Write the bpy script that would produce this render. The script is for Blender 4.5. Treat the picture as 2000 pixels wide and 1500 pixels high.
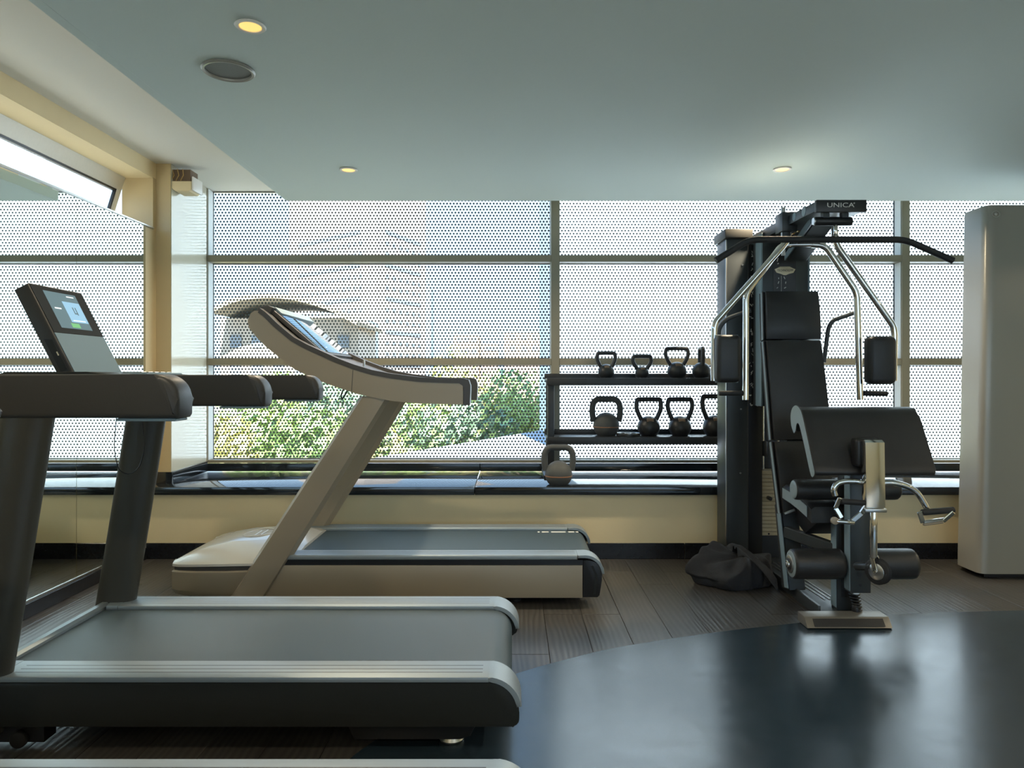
import bpy, bmesh, math, random
from mathutils import Vector, Matrix, noise
random.seed(7)
for o in list(bpy.data.objects): bpy.data.objects.remove(o)
S = bpy.context.scene
C = S.collection
# ------------------------------------------------------------------ camera
F, HX, HY, CH = 1400.0, 1000.0, 735.0, 1.15          # focal length in px, horizon point, camera height
cam = bpy.data.cameras.new('camera'); camo = bpy.data.objects.new('camera', cam); C.objects.link(camo)
cam.sensor_width = 36.0; cam.lens = 36.0*F/2000; cam.shift_y = (HY-750)/2000; cam.clip_start = .02; cam.clip_end = 2000
camo.location = (0, 0, CH); camo.rotation_euler = (math.pi/2, 0, 0)
S.camera = camo
# ------------------------------------------------------------------ light, sky, exposure
S.view_settings.view_transform = 'Standard'; S.view_settings.look = 'None'
S.view_settings.gamma = 1.0; S.view_settings.use_curve_mapping = False
S.view_settings.exposure = 1.68
SKY = .85; SUN = 9.0; LAMP = .62
w = bpy.data.worlds.new('sky'); S.world = w; w.use_nodes = True
nt = w.node_tree; nt.nodes.clear()
tc = nt.nodes.new('ShaderNodeTexCoord'); sp = nt.nodes.new('ShaderNodeSeparateXYZ'); nt.links.new(tc.outputs['Generated'], sp.inputs[0])
rp = nt.nodes.new('ShaderNodeValToRGB'); nt.links.new(sp.outputs['Z'], rp.inputs[0])
rp.color_ramp.elements[0].position = 0.0; rp.color_ramp.elements[0].color = (.56, .77, 1, 1)
rp.color_ramp.elements[1].position = .7; rp.color_ramp.elements[1].color = (.34, .60, 1, 1)
bg = nt.nodes.new('ShaderNodeBackground'); nt.links.new(rp.outputs[0], bg.inputs[0]); bg.inputs[1].default_value = SKY
wo = nt.nodes.new('ShaderNodeOutputWorld'); nt.links.new(bg.outputs[0], wo.inputs[0])
sun = bpy.data.lights.new('sun', 'SUN'); sun.energy = SUN; sun.angle = .02; sun.color = (1, .97, .92)
suno = bpy.data.objects.new('sun', sun); C.objects.link(suno)
suno.rotation_euler = Vector((-.12, .70, -.70)).to_track_quat('-Z', 'Y').to_euler()
suno.location = (0, -20, 30)

# ------------------------------------------------------------------ helpers
def Q(px, py, Y):
    return Vector(((px-HX)*Y/F, Y, CH-(py-HY)*Y/F))
def QF(px, py, z):
    """point on the horizontal plane at height z"""
    Y = F*(CH-z)/(py-HY); return Vector(((px-HX)*Y/F, Y, z))

def M(name, col, rough=.5, metal=0.0, bump=0.0, bscale=40, var=0.0, vscale=6, spec=.5, coat=0.0, stretch=None, emit=None, estr=0):
    m = bpy.data.materials.new(name); m.use_nodes = True
    n = m.node_tree; b = n.nodes['Principled BSDF']
    b.inputs['Base Color'].default_value = (*col, 1); b.inputs['Roughness'].default_value = rough
    b.inputs['Metallic'].default_value = metal; b.inputs['Specular IOR Level'].default_value = spec
    b.inputs['Coat Weight'].default_value = coat; b.inputs['Coat Roughness'].default_value = .1
    t = n.nodes.new('ShaderNodeTexCoord'); mp = n.nodes.new('ShaderNodeMapping'); n.links.new(t.outputs['Object'], mp.inputs[0])
    if stretch: mp.inputs['Scale'].default_value = stretch
    if var > 0:
        nz = n.nodes.new('ShaderNodeTexNoise'); nz.inputs['Scale'].default_value = vscale; nz.inputs['Detail'].default_value = 5
        n.links.new(mp.outputs[0], nz.inputs['Vector'])
        mx = n.nodes.new('ShaderNodeMix'); mx.data_type = 'RGBA'
        mx.inputs[6].default_value = (*[c*(1-var) for c in col], 1); mx.inputs[7].default_value = (*[min(1, c*(1+var)) for c in col], 1)
        n.links.new(nz.outputs['Fac'], mx.inputs[0]); n.links.new(mx.outputs[2], b.inputs['Base Color'])
    if bump > 0:
        nb = n.nodes.new('ShaderNodeTexNoise'); nb.inputs['Scale'].default_value = bscale; nb.inputs['Detail'].default_value = 4
        n.links.new(mp.outputs[0], nb.inputs['Vector'])
        bp = n.nodes.new('ShaderNodeBump'); bp.inputs['Strength'].default_value = bump; bp.inputs['Distance'].default_value = .01
        n.links.new(nb.outputs['Fac'], bp.inputs['Height']); n.links.new(bp.outputs[0], b.inputs['Normal'])
    if emit:
        b.inputs['Emission Color'].default_value = (*emit, 1); b.inputs['Emission Strength'].default_value = estr
    return m

MT = dict(
 ceil=M('ceiling_paint', (.62, .72, .70), .7, bump=.05, bscale=60),
 ceil2=M('upper_ceiling_paint', (.80, .79, .72), .7, bump=.05, bscale=60),
 tan=M('tan_paint', (.79, .665, .41), .6, bump=.04, bscale=80, var=.04),
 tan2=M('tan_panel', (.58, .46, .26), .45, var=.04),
 cream=M('cream_lacquer', (.56, .54, .43), .14, spec=.6),
 frame=M('window_frame', (.27, .25, .18), .4, var=.03),
 frame_w=M('sash_frame', (.72, .71, .66), .4, bump=.1, bscale=120, var=.05, vscale=60),
 granite=M('black_granite', (.014, .018, .022), .07, var=.25, vscale=150, spec=.8),
 basebd=M('black_skirting', (.012, .014, .018), .25, var=.2, vscale=60),
 mirror=M('mirror_glass', (.80, .86, .83), .0, 1.0),
 chrome=M('chrome', (.72, .70, .66), .08, 1.0),
 steel=M('brushed_steel', (.55, .55, .53), .3, 1.0),
 alu=M('anodised_rail', (.29, .34, .365), .48, .5, bump=.05, bscale=30, stretch=(.2, 8, 8)),
 belt=M('running_belt', (.042, .066, .078), .37, spec=.5, bump=.35, bscale=900, var=.15, vscale=400),
 dgrey=M('dark_grey_shell', (.020, .022, .020), .45, spec=.25, bump=.05, bscale=300),
 dgrey2=M('graphite_shell', (.042, .041, .037), .42, spec=.3, bump=.05, bscale=300),
 black=M('black_plastic', (.012, .013, .015), .4),
 rubber=M('black_rubber', (.018, .019, .020), .6, bump=.1, bscale=200),
 frameM=M('graphite_frame', (.050, .058, .062), .38, .3, bump=.03, bscale=250),
 leather=M('black_leather', (.022, .023, .024), .40, bump=.12, bscale=350, var=.1, vscale=30),
 piping=M('grey_side_leather', (.24, .30, .32), .42, bump=.1, bscale=350),
 champ=M('champagne_shell', (.33, .28, .205), .38, .15, bump=.03, bscale=300),
 champ2=M('champagne_hood', (.66, .63, .56), .22, .1, coat=.4),
 trim=M('grey_trim', (.065, .060, .054), .4),
 iron=M('black_iron', (.022, .024, .025), .38, bump=.1, bscale=200, var=.2, vscale=40),
 ironr=M('grey_rubber_bell', (.075, .080, .078), .65, bump=.1, bscale=300),
 bronze=M('bronze_label', (.22, .15, .09), .5),
 orange=M('orange_stripe', (.34, .16, .08), .5),
 brass=M('brass', (.55, .40, .18), .3, 1.0),
 badge=M('gold_badge', (.62, .55, .38), .4, .3),
 whitep=M('white_print', (.7, .7, .66), .6),
 plate=M('weight_plate', (.42, .37, .26), .5, .2, var=.15, vscale=60),
 cloth=M('dark_grey_cloth', (.024, .026, .030), .85, bump=.3, bscale=250, var=.2, vscale=15),
 cabinet=M('satin_grey_cladding', (.30, .295, .26), .33, .25, bump=.02, bscale=200),
 speaker=M('speaker_mesh', (.20, .21, .20), .6, bump=.6, bscale=500),
 ring=M('white_ring', (.75, .74, .70), .4),
 led=M('warm_led', (1, .7, .3), .5, emit=(1, .56, .16), estr=1.4),
 lampd=M('warm_lamp', (1, .8, .5), .5, emit=(1, .58, .12), estr=.33),
 screen=M('display_screen', (.05, .07, .08), .9, spec=.1, emit=(.20, .32, .36), estr=.18),
 screen2=M('display_blue', (.1, .2, .3), .9, spec=.1, emit=(.34, .56, .74), estr=.26),
 screen3=M('display_green', (.1, .3, .1), .9, spec=.1, emit=(.22, .50, .28), estr=.2),
 screen4=M('display_white', (.5, .5, .5), .9, spec=.1, emit=(.75, .9, .95), estr=.28),
 ledgl=M('grey_panel_lit_face', (.20, .28, .32), .45, .0),  # panel grey, also paints the lit side faces of the gym frame
 leafA=M('leaf_bright', (.34, .44, .15), .6, var=.35, vscale=2),
 leafB=M('leaf_mid', (.22, .33, .12), .6, var=.35, vscale=2),
 leafC=M('leaf_yellow', (.52, .49, .20), .6, var=.3, vscale=2),
 leafD=M('leaf_blue_green', (.20, .30, .20), .6, var=.3, vscale=2),
 bark=M('bark', (.16, .11, .07), .8),
 ground=M('street_ground', (.34, .32, .26), .9, var=.2, vscale=.3),
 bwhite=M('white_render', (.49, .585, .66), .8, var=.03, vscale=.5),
 bcream=M('cream_render', (.42, .38, .33), .8, var=.05, vscale=.3),
 btower=M('pale_tower_cladding', (.42, .37, .345), .7, var=.03, vscale=.2),
 bwin=M('far_window', (.19, .22, .25), .2),
 bpink=M('pink_render', (.42, .31, .23), .8, var=.05, vscale=.3),
 bblue=M('blue_glass_tower', (.24, .33, .42), .3),
 bshade=M('shaded_soffit', (.20, .18, .14), .8),
 broof=M('pale_roof', (.33, .36, .40), .8, var=.04, vscale=.5),
 fplate=M('worn_steel_plate', (.22, .205, .175), .4, .4, bump=.05, bscale=200),
 uprt=M('olive_grey_shell', (.045, .044, .036), .42, bump=.05, bscale=300),
 bez=M('display_bezel', (.030, .034, .036), .85, spec=.08),
 dpan=M('display_panel', (.17, .24, .285), .8, spec=.1),
 lit_side=M('lit_side_white', (.62, .66, .66), .5),  # window light on the frame sides, put into the colour
 gap=M('dark_joint', (.008, .009, .010), .7),
)
# wood planks: dark grey stained oak
def wood(name, col, dcol):
    m = bpy.data.materials.new(name); m.use_nodes = True; n = m.node_tree; b = n.nodes['Principled BSDF']
    t = n.nodes.new('ShaderNodeTexCoord'); oi = n.nodes.new('ShaderNodeObjectInfo')
    ad = n.nodes.new('ShaderNodeVectorMath'); ad.operation = 'ADD'
    sc = n.nodes.new('ShaderNodeVectorMath'); sc.operation = 'SCALE'; sc.inputs['Scale'].default_value = 37
    cb = n.nodes.new('ShaderNodeCombineXYZ'); n.links.new(oi.outputs['Random'], cb.inputs[0]); n.links.new(oi.outputs['Random'], cb.inputs[1])
    n.links.new(cb.outputs[0], sc.inputs[0]); n.links.new(t.outputs['Object'], ad.inputs[0]); n.links.new(sc.outputs[0], ad.inputs[1])
    mp = n.nodes.new('ShaderNodeMapping'); mp.inputs['Scale'].default_value = (5, .8, 1); n.links.new(ad.outputs[0], mp.inputs[0])
    wv = n.nodes.new('ShaderNodeTexWave'); wv.wave_type = 'BANDS'; wv.bands_direction = 'X'
    wv.inputs['Scale'].default_value = 2.6; wv.inputs['Distortion'].default_value = 14; wv.inputs['Detail'].default_value = 2; wv.inputs['Detail Scale'].default_value = .45
    n.links.new(mp.outputs[0], wv.inputs['Vector'])
    nz = n.nodes.new('ShaderNodeTexNoise'); nz.inputs['Scale'].default_value = 6; nz.inputs['Detail'].default_value = 8; n.links.new(mp.outputs[0], nz.inputs['Vector'])
    mm = n.nodes.new('ShaderNodeMath'); mm.operation = 'MULTIPLY'; n.links.new(wv.outputs['Fac'], mm.inputs[0]); n.links.new(nz.outputs['Fac'], mm.inputs[1])
    ra = n.nodes.new('ShaderNodeMath'); ra.operation = 'MULTIPLY_ADD'; n.links.new(oi.outputs['Random'], ra.inputs[0]); ra.inputs[1].default_value = .35
    n.links.new(mm.outputs[0], ra.inputs[2])
    mx = n.nodes.new('ShaderNodeMix'); mx.data_type = 'RGBA'; mx.inputs[6].default_value = (*dcol, 1); mx.inputs[7].default_value = (*col, 1)
    n.links.new(ra.outputs[0], mx.inputs[0]); n.links.new(mx.outputs[2], b.inputs['Base Color'])
    b.inputs['Roughness'].default_value = .36; b.inputs['Specular IOR Level'].default_value = .6
    bp = n.nodes.new('ShaderNodeBump'); bp.inputs['Strength'].default_value = .25; bp.inputs['Distance'].default_value = .004
    n.links.new(mm.outputs[0], bp.inputs['Height']); n.links.new(bp.outputs[0], b.inputs['Normal'])
    return m
MT['wood'] = wood('dark_stained_oak', (.074, .070, .064), (.030, .029, .027))
# glossy blue-black vinyl mat
def vinyl():
    m = bpy.data.materials.new('blue_black_vinyl'); m.use_nodes = True; n = m.node_tree; b = n.nodes['Principled BSDF']
    t = n.nodes.new('ShaderNodeTexCoord')
    nz = n.nodes.new('ShaderNodeTexNoise'); nz.inputs['Scale'].default_value = 3.0; nz.inputs['Detail'].default_value = 8; n.links.new(t.outputs['Object'], nz.inputs['Vector'])
    n2 = n.nodes.new('ShaderNodeTexNoise'); n2.inputs['Scale'].default_value = 14; n2.inputs['Detail'].default_value = 6; n.links.new(t.outputs['Object'], n2.inputs['Vector'])
    mx = n.nodes.new('ShaderNodeMix'); mx.data_type = 'RGBA'; mx.inputs[6].default_value = (.010, .022, .034, 1); mx.inputs[7].default_value = (.022, .038, .052, 1)
    n.links.new(nz.outputs['Fac'], mx.inputs[0]); n.links.new(mx.outputs[2], b.inputs['Base Color'])
    mr = n.nodes.new('ShaderNodeMapRange'); mr.inputs[1].default_value = .3; mr.inputs[2].default_value = .7; mr.inputs[3].default_value = .20; mr.inputs[4].default_value = .27
    n.links.new(n2.outputs['Fac'], mr.inputs[0]); n.links.new(mr.outputs[0], b.inputs['Roughness'])
    bp = n.nodes.new('ShaderNodeBump'); bp.inputs['Strength'].default_value = .05; bp.inputs['Distance'].default_value = .001
    n.links.new(n2.outputs['Fac'], bp.inputs['Height']); n.links.new(bp.outputs[0], b.inputs['Normal'])
    b.inputs['Specular IOR Level'].default_value = .9
    return m
MT['mat'] = vinyl()
# glass printed with a triangular lattice of dark dots
def dotglass(dots=True):
    m = bpy.data.materials.new('dotted_glass' if dots else 'clear_glass'); m.use_nodes = True; n = m.node_tree; n.nodes.clear()
    out = n.nodes.new('ShaderNodeOutputMaterial'); tr = n.nodes.new('ShaderNodeBsdfTransparent'); tr.inputs[0].default_value = (.97, .985, .98, 1)
    gl = n.nodes.new('ShaderNodeBsdfGlossy'); gl.inputs['Roughness'].default_value = .0
    lw = n.nodes.new('ShaderNodeFresnel'); lw.inputs[0].default_value = 1.45
    mg = n.nodes.new('ShaderNodeMixShader'); ge = n.nodes.new('ShaderNodeNewGeometry'); nb = n.nodes.new('ShaderNodeMath'); nb.operation = 'SUBTRACT'; nb.inputs[0].default_value = 1.0; n.links.new(ge.outputs['Backfacing'], nb.inputs[1])
    fr = n.nodes.new('ShaderNodeMath'); fr.operation = 'MULTIPLY'; n.links.new(lw.outputs[0], fr.inputs[0]); n.links.new(nb.outputs[0], fr.inputs[1]); n.links.new(fr.outputs[0], mg.inputs[0]); n.links.new(tr.outputs[0], mg.inputs[1]); n.links.new(gl.outputs[0], mg.inputs[2])
    if not dots:
        n.links.new(mg.outputs[0], out.inputs[0]); return m
    df = n.nodes.new('ShaderNodeBsdfDiffuse'); df.inputs[0].default_value = (.10, .13, .14, 1)
    t = n.nodes.new('ShaderNodeTexCoord'); sx = n.nodes.new('ShaderNodeSeparateXYZ'); n.links.new(t.outputs['Object'], sx.inputs[0])
    def mth(op, a, b=None):
        k = n.nodes.new('ShaderNodeMath'); k.operation = op
        for i, v in enumerate((a, b)):
            if v is None: continue
            if isinstance(v, (int, float)): k.inputs[i].default_value = v
            else: n.links.new(v, k.inputs[i])
        return k.outputs[0]
    PU, PV = .0249, .0225
    u = mth('DIVIDE', sx.outputs['X'], PU); v = mth('DIVIDE', sx.outputs['Z'], PV)
    row = mth('FLOOR', v); odd = mth('MULTIPLY', mth('FLOORED_MODULO', row, 2.0), .5)
    fu = mth('MULTIPLY', mth('SUBTRACT', mth('FRACT', mth('ADD', u, odd)), .5), PU)
    fv = mth('MULTIPLY', mth('SUBTRACT', mth('FRACT', v), .5), PV)
    d = mth('SQRT', mth('ADD', mth('MULTIPLY', fu, fu), mth('MULTIPLY', fv, fv)))
    mr = n.nodes.new('ShaderNodeMapRange'); mr.inputs[1].default_value = .0070; mr.inputs[2].default_value = .0084; mr.inputs[3].default_value = 1; mr.inputs[4].default_value = 0
    n.links.new(d, mr.inputs[0])
    ms = n.nodes.new('ShaderNodeMixShader'); dm = mth('MULTIPLY', mr.outputs[0], nb.outputs[0]); n.links.new(dm, ms.inputs[0]); n.links.new(mg.outputs[0], ms.inputs[1]); n.links.new(df.outputs[0], ms.inputs[2])
    n.links.new(ms.outputs[0], out.inputs[0]); return m
MT['dots'] = dotglass(True); MT['glass'] = dotglass(False)

ORG = {}
def org(p):
    return ORG.get(p.name, Vector((0, 0, 0))) if p else Vector((0, 0, 0))
def link(name, me, mat, parent, smooth=None, loc=None):
    o = bpy.data.objects.new(name, me); C.objects.link(o)
    if mat: me.materials.append(MT[mat] if isinstance(mat, str) else mat)
    if smooth is not None:
        for p in me.polygons: p.use_smooth = True
        me.set_sharp_from_angle(angle=smooth)
    if parent: o.parent = parent
    ORG[o.name] = org(parent)
    return o
def fin(name, bm, mat, parent=None, smooth=None):
    off = org(parent)
    if off.length: bmesh.ops.translate(bm, verts=bm.verts, vec=-off)
    bmesh.ops.recalc_face_normals(bm, faces=bm.faces)
    me = bpy.data.meshes.new(name); bm.to_mesh(me); bm.free()
    return link(name, me, mat, parent, smooth)
def thing(name, label, cat, loc, group=None):
    o = bpy.data.objects.new(name, None); C.objects.link(o); o.location = loc; o.empty_display_size = .1
    o['label'] = label; o['category'] = cat
    if group: o['group'] = group
    ORG[o.name] = Vector(loc); return o
def tag(o, label, cat, group=None):
    o['label'] = label; o['category'] = cat
    if group: o['group'] = group
    return o
def recenter(o):
    """put a one-mesh thing's origin at its base"""
    me = o.data; xs = [v.co for v in me.vertices]
    c = Vector(((min(v.x for v in xs)+max(v.x for v in xs))/2, (min(v.y for v in xs)+max(v.y for v in xs))/2, min(v.z for v in xs)))
    me.transform(Matrix.Translation(-c)); o.location = c; ORG[o.name] = c; return o
def struct(o): o['kind'] = 'structure'; return o
def sroot(name):
    o = bpy.data.objects.new(name, None); C.objects.link(o); o['kind'] = 'structure'; return o

def bm_box(x0, x1, y0, y1, z0, z1, bev=0, seg=2, bm=None):
    b = bm or bmesh.new()
    vs = [b.verts.new((x, y, z)) for x in (x0, x1) for y in (y0, y1) for z in (z0, z1)]
    fs = [b.faces.new([vs[i] for i in q]) for q in ((0, 1, 3, 2), (4, 6, 7, 5), (0, 4, 5, 1), (2, 3, 7, 6), (0, 2, 6, 4), (1, 5, 7, 3))]
    if bev > 0:
        es = {e for f in fs for e in f.edges}
        bmesh.ops.bevel(b, geom=list(es), offset=bev, segments=seg, profile=.5, affect='EDGES')
    return b
def box(name, mat, parent, x0, x1, y0, y1, z0, z1, bev=0, seg=2):
    return fin(name, bm_box(min(x0, x1), max(x0, x1), min(y0, y1), max(y0, y1), min(z0, z1), max(z0, z1), bev, seg), mat, parent, .6 if bev else None)
def bm_prism(pts, axis, a0, a1, bev=0, seg=2, bm=None):
    b = bm or bmesh.new()
    def mk(u, v, a): return {'Y': (u, a, v), 'X': (a, u, v), 'Z': (u, v, a)}[axis]
    A = [b.verts.new(mk(u, v, a0)) for u, v in pts]; B = [b.verts.new(mk(u, v, a1)) for u, v in pts]
    n = len(pts); f0 = b.faces.new(A); f1 = b.faces.new(B[::-1])
    for i in range(n): b.faces.new((A[i], B[i], B[(i+1) % n], A[(i+1) % n]))
    if bev > 0:
        es = set(f0.edges) | set(f1.edges)
        bmesh.ops.bevel(b, geom=list(es), offset=bev, segments=seg, profile=.5, affect='EDGES')
    return b
def prism(name, mat, parent, pts, axis, a0, a1, bev=0, seg=2):
    return fin(name, bm_prism(pts, axis, a0, a1, bev, seg), mat, parent, .6)
def fillet(pts, r, n=5, closed=False):
    P = [Vector(p) for p in pts]; N = len(P); out = []
    rr = r if isinstance(r, (list, tuple)) else [r]*N
    for i, p in enumerate(P):
        if (not closed and i in (0, N-1)) or rr[i] <= 0: out.append(p); continue
        a = P[i-1]; c = P[(i+1) % N]; da = (a-p); dc = (c-p)
        k = min(rr[i], da.length*.48, dc.length*.48)
        s = p+da.normalized()*k; e = p+dc.normalized()*k
        for j in range(n+1):
            t = j/n; out.append(s*(1-t)**2 + p*2*t*(1-t) + e*t*t)
    return out
def bm_tube(pts, r, n=10, closed=False, bm=None, caps=True):
    b = bm or bmesh.new(); P = [Vector(p) for p in pts]; N = len(P)
    rs = r if isinstance(r, (list, tuple)) else [r]*N
    T = []
    for i in range(N):
        a = P[i-1] if (i > 0 or closed) else P[i]; c = P[(i+1) % N] if (i < N-1 or closed) else P[i]
        T.append((c-a).normalized())
    up = Vector((0, 0, 1)) if abs(T[0].z) < .9 else Vector((1, 0, 0))
    nv = (up - T[0]*up.dot(T[0])).normalized(); rings = []
    for i in range(N):
        if i: nv = (nv - T[i]*nv.dot(T[i])).normalized()
        bi = T[i].cross(nv)
        rings.append([b.verts.new(P[i] + (nv*math.cos(2*math.pi*k/n) + bi*math.sin(2*math.pi*k/n))*rs[i]) for k in range(n)])
    for i in range(N if closed else N-1):
        A = rings[i]; B = rings[(i+1) % N]
        for k in range(n): b.faces.new((A[k], A[(k+1) % n], B[(k+1) % n], B[k]))
    if caps and not closed: b.faces.new(rings[0][::-1]); b.faces.new(rings[-1])
    return b
def tube(name, mat, parent, pts, r, n=10, closed=False):
    return fin(name, bm_tube(pts, r, n, closed), mat, parent, .8)
def cyl(name, mat, parent, a, b_, r, n=24, bev=0):
    a = Vector(a); b_ = Vector(b_); d = (b_-a)
    if bev > 0:
        u = d.normalized(); pts = [a, a+u*bev*.3, a+u*bev, b_-u*bev, b_-u*bev*.3, b_]; rs = [r-bev, r-bev*.3, r, r, r-bev*.3, r-bev]
        return fin(name, bm_tube(pts, rs, n), mat, parent, .8)
    return fin(name, bm_tube([a, b_], r, n), mat, parent, .8)
def bm_lathe(prof, c, n=24, bm=None, axis='Z'):
    b = bm or bmesh.new(); c = Vector(c); rings = []
    for r, z in prof:
        ring = []
        for k in range(n):
            a = 2*math.pi*k/n
            v = {'Z': (r*math.cos(a), r*math.sin(a), z), 'Y': (r*math.cos(a), z, r*math.sin(a)), 'X': (z, r*math.cos(a), r*math.sin(a))}[axis]
            ring.append(b.verts.new(c+Vector(v)))
        rings.append(ring)
    for A, B in zip(rings, rings[1:]):
        for k in range(n): b.faces.new((A[k], A[(k+1) % n], B[(k+1) % n], B[k]))
    b.faces.new(rings[0][::-1]); b.faces.new(rings[-1]); return b
def lathe(name, mat, parent, prof, c, n=24, axis='Z'):
    return fin(name, bm_lathe(prof, c, n, axis=axis), mat, parent, .7)
def bm_loft(secs, bm=None, caps=True):
    b = bm or bmesh.new(); R = [[b.verts.new(p) for p in s] for s in secs]; n = len(R[0])
    for A, B in zip(R, R[1:]):
        for k in range(n): b.faces.new((A[k], A[(k+1) % n], B[(k+1) % n], B[k]))
    if caps: b.faces.new(R[0][::-1]); b.faces.new(R[-1])
    return b
def beam(name, mat, parent, a, b_, w_, h, up=(0, 0, 1), bev=.003):
    """rectangular bar from a to b, w across, h along up"""
    a = Vector(a); b_ = Vector(b_); t = (b_-a).normalized(); up = Vector(up); up = (up-t*up.dot(t)).normalized(); s = t.cross(up)
    bm = bmesh.new()
    bm_loft([[p+s*i*w_/2+up*j*h/2 for i, j in ((-1, -1), (1, -1), (1, 1), (-1, 1))] for p in (a, b_)], bm)
    if bev: bmesh.ops.bevel(bm, geom=list(bm.edges), offset=bev, segments=1, affect='EDGES')
    return fin(name, bm, mat, parent, .6)
def arc(cx, cz, r, a0, a1, n=8, rz=None):
    rz = rz or r
    return [(cx+r*math.cos(math.radians(a0+(a1-a0)*i/n)), cz+rz*math.sin(math.radians(a0+(a1-a0)*i/n))) for i in range(n+1)]
def text(name, s, size, mat, parent, loc, rot=(math.pi/2, 0, 0), ext=.0006, sx=1.0):
    cu = bpy.data.curves.new(name, 'FONT'); cu.body = s; cu.size = size; cu.extrude = ext; cu.align_x = 'CENTER'; cu.align_y = 'CENTER'; cu.resolution_u = 3
    t = bpy.data.objects.new('tmp_text', cu); C.objects.link(t); bpy.context.view_layer.update()
    me = bpy.data.meshes.new_from_object(t.evaluated_get(bpy.context.evaluated_depsgraph_get())); bpy.data.objects.remove(t)
    me.materials.clear(); me.name = name
    me.transform(Matrix.Translation(Vector(loc)-org(parent)) @ (Matrix.Rotation(rot[2], 4, 'Z') @ Matrix.Rotation(rot[1], 4, 'Y') @ Matrix.Rotation(rot[0], 4, 'X')) @ Matrix.Diagonal((sx, 1, 1, 1)))
    return link(name, me, mat, parent)
def copy_tree(o, parent=None):
    c = o.copy(); C.objects.link(c); c.parent = parent
    for ch in list(o.children): copy_tree(ch, c)
    return c

# ------------------------------------------------------------------ the room
XL, YW, YG, ZC, ZU = -2.31, 4.52, 5.36, 2.34, 2.53
XR, YB = 6.2, -3.6
fl = struct(box('floor', 'gap', None, XL-.3, XR+.2, YB-.2, YW+.3, -.12, -.012))
# planks run away from the camera
MATC = [(-.62, -3.5), (-.62, 1.6), (-.56, 1.95), (-.47, 2.2), (-.28, 2.48), (.03, 2.78), (.374, 3.0), (.66, 3.12), (.961, 3.226), (1.328, 3.33), (1.843, 3.455), (2.506, 3.51), (3.3, 3.50), (4.2, 3.40), (6.1, 3.1), (6.1, -3.5)]
def mat_edge(x):
    pts = MATC[1:-1]
    if x <= pts[0][0]: return -9
    for (a, b), (c, d) in zip(pts, pts[1:]):
        if a <= x <= c: return b+(d-b)*(x-a)/(c-a)
    return 3.1
PW = .1835; x = .338-PW*15; pl = {}
i = 0
while x < XR:
    y = YW-.005 - random.choice((.3, .55, .8, 1.05, 1.25)); y1 = YW-.005
    while y1 > -2.2:
        y0 = max(y, -2.4)
        if y1 > min(mat_edge(x), mat_edge(x+PW))-.1 and x > XL-.2 and not (x > 3.9) and y1 > (.2 if x < 0 else 1.5):
            L = round(y1-y0, 3)
            if L not in pl:
                bm = bm_box(.0007, PW-.0007, .0006, L-.0006, -.014, 0, .0015, 1); me = bpy.data.meshes.new('plank'); bm.to_mesh(me); bm.free(); me.materials.append(MT['wood']); pl[L] = me
            o = bpy.data.objects.new('plank', pl[L]); C.objects.link(o); o.parent = fl; o.location = (x, y0, 0); i += 1
        y1 = y0; y = y0-1.25
    x += PW
# curved vinyl sports floor laid over the planks
mp = fillet([(a, b, 0) for a, b in MATC], .12, 4)
m_ = fin('sports_mat', bm_prism([(p.x, p.y) for p in mp], 'Z', .0005, .0045), 'mat', None)
tag(m_, 'glossy blue-black vinyl sports floor with a curved edge, lying over the planks', 'mat')

# back wall with sill, splayed reveal and column
struct(box('wall_back', 'tan', None, XL-.2, XR+.2, YW, YW+.25, 0, .405))
bb = sroot('baseboard_back')
for a, b in ((XL, -.9), (-.897, .26), (.263, 1.085), (1.088, 2.2), (2.203, 3.4), (3.403, 6.2)):
    box('skirting_tile', 'basebd', bb, a, b, YW-.012, YW-.0005, .0005, .100, .002, 1)
sill = sroot('trim_1')
for a, b in ((XL+.001, -.236), (-.233, 2.1), (2.103, 4.3), (4.303, XR)):
    box('sill_slab', 'granite', sill, a, b, YW-.03, 5.262, .406, .456, .003, 2)
up = sroot('trim_2'); box('joint_backing', 'gap', up, -2.23, XR, 5.2625, 5.2635, .457, .513)
for a, b in ((-2.235, -.236), (-.233, 2.1), (2.103, 4.3), (4.303, XR)):
    box('upstand_tile', 'granite', up, a, b, 5.235, 5.262, .4565, .513, .002, 1)
prism('upstand_tile', 'granite', up, [(-2.213, 4.652), (-2.198, 4.652), (-2.222, 5.234), (-2.236, 5.234)], 'Z', .4565, .53, .001)
box('upstand_tile', 'granite', up, XL+.002, -2.199, 4.638, 4.650, .4565, .53, .001, 1)
struct(prism('wall_left_column', 'tan2', None, [(XL-.2, 4.651), (-2.215, 4.651), (-2.239, 5.27), (XL-.2, 5.27)], 'Z', .4565, ZU)).name = 'trim_3'
struct(prism('trim_4', 'cream', None, [(-2.2145, 4.655), (-2.2115, 4.655), (-2.2355, 5.245), (-2.2385, 5.245)], 'Z', .531, ZU-.002))

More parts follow.
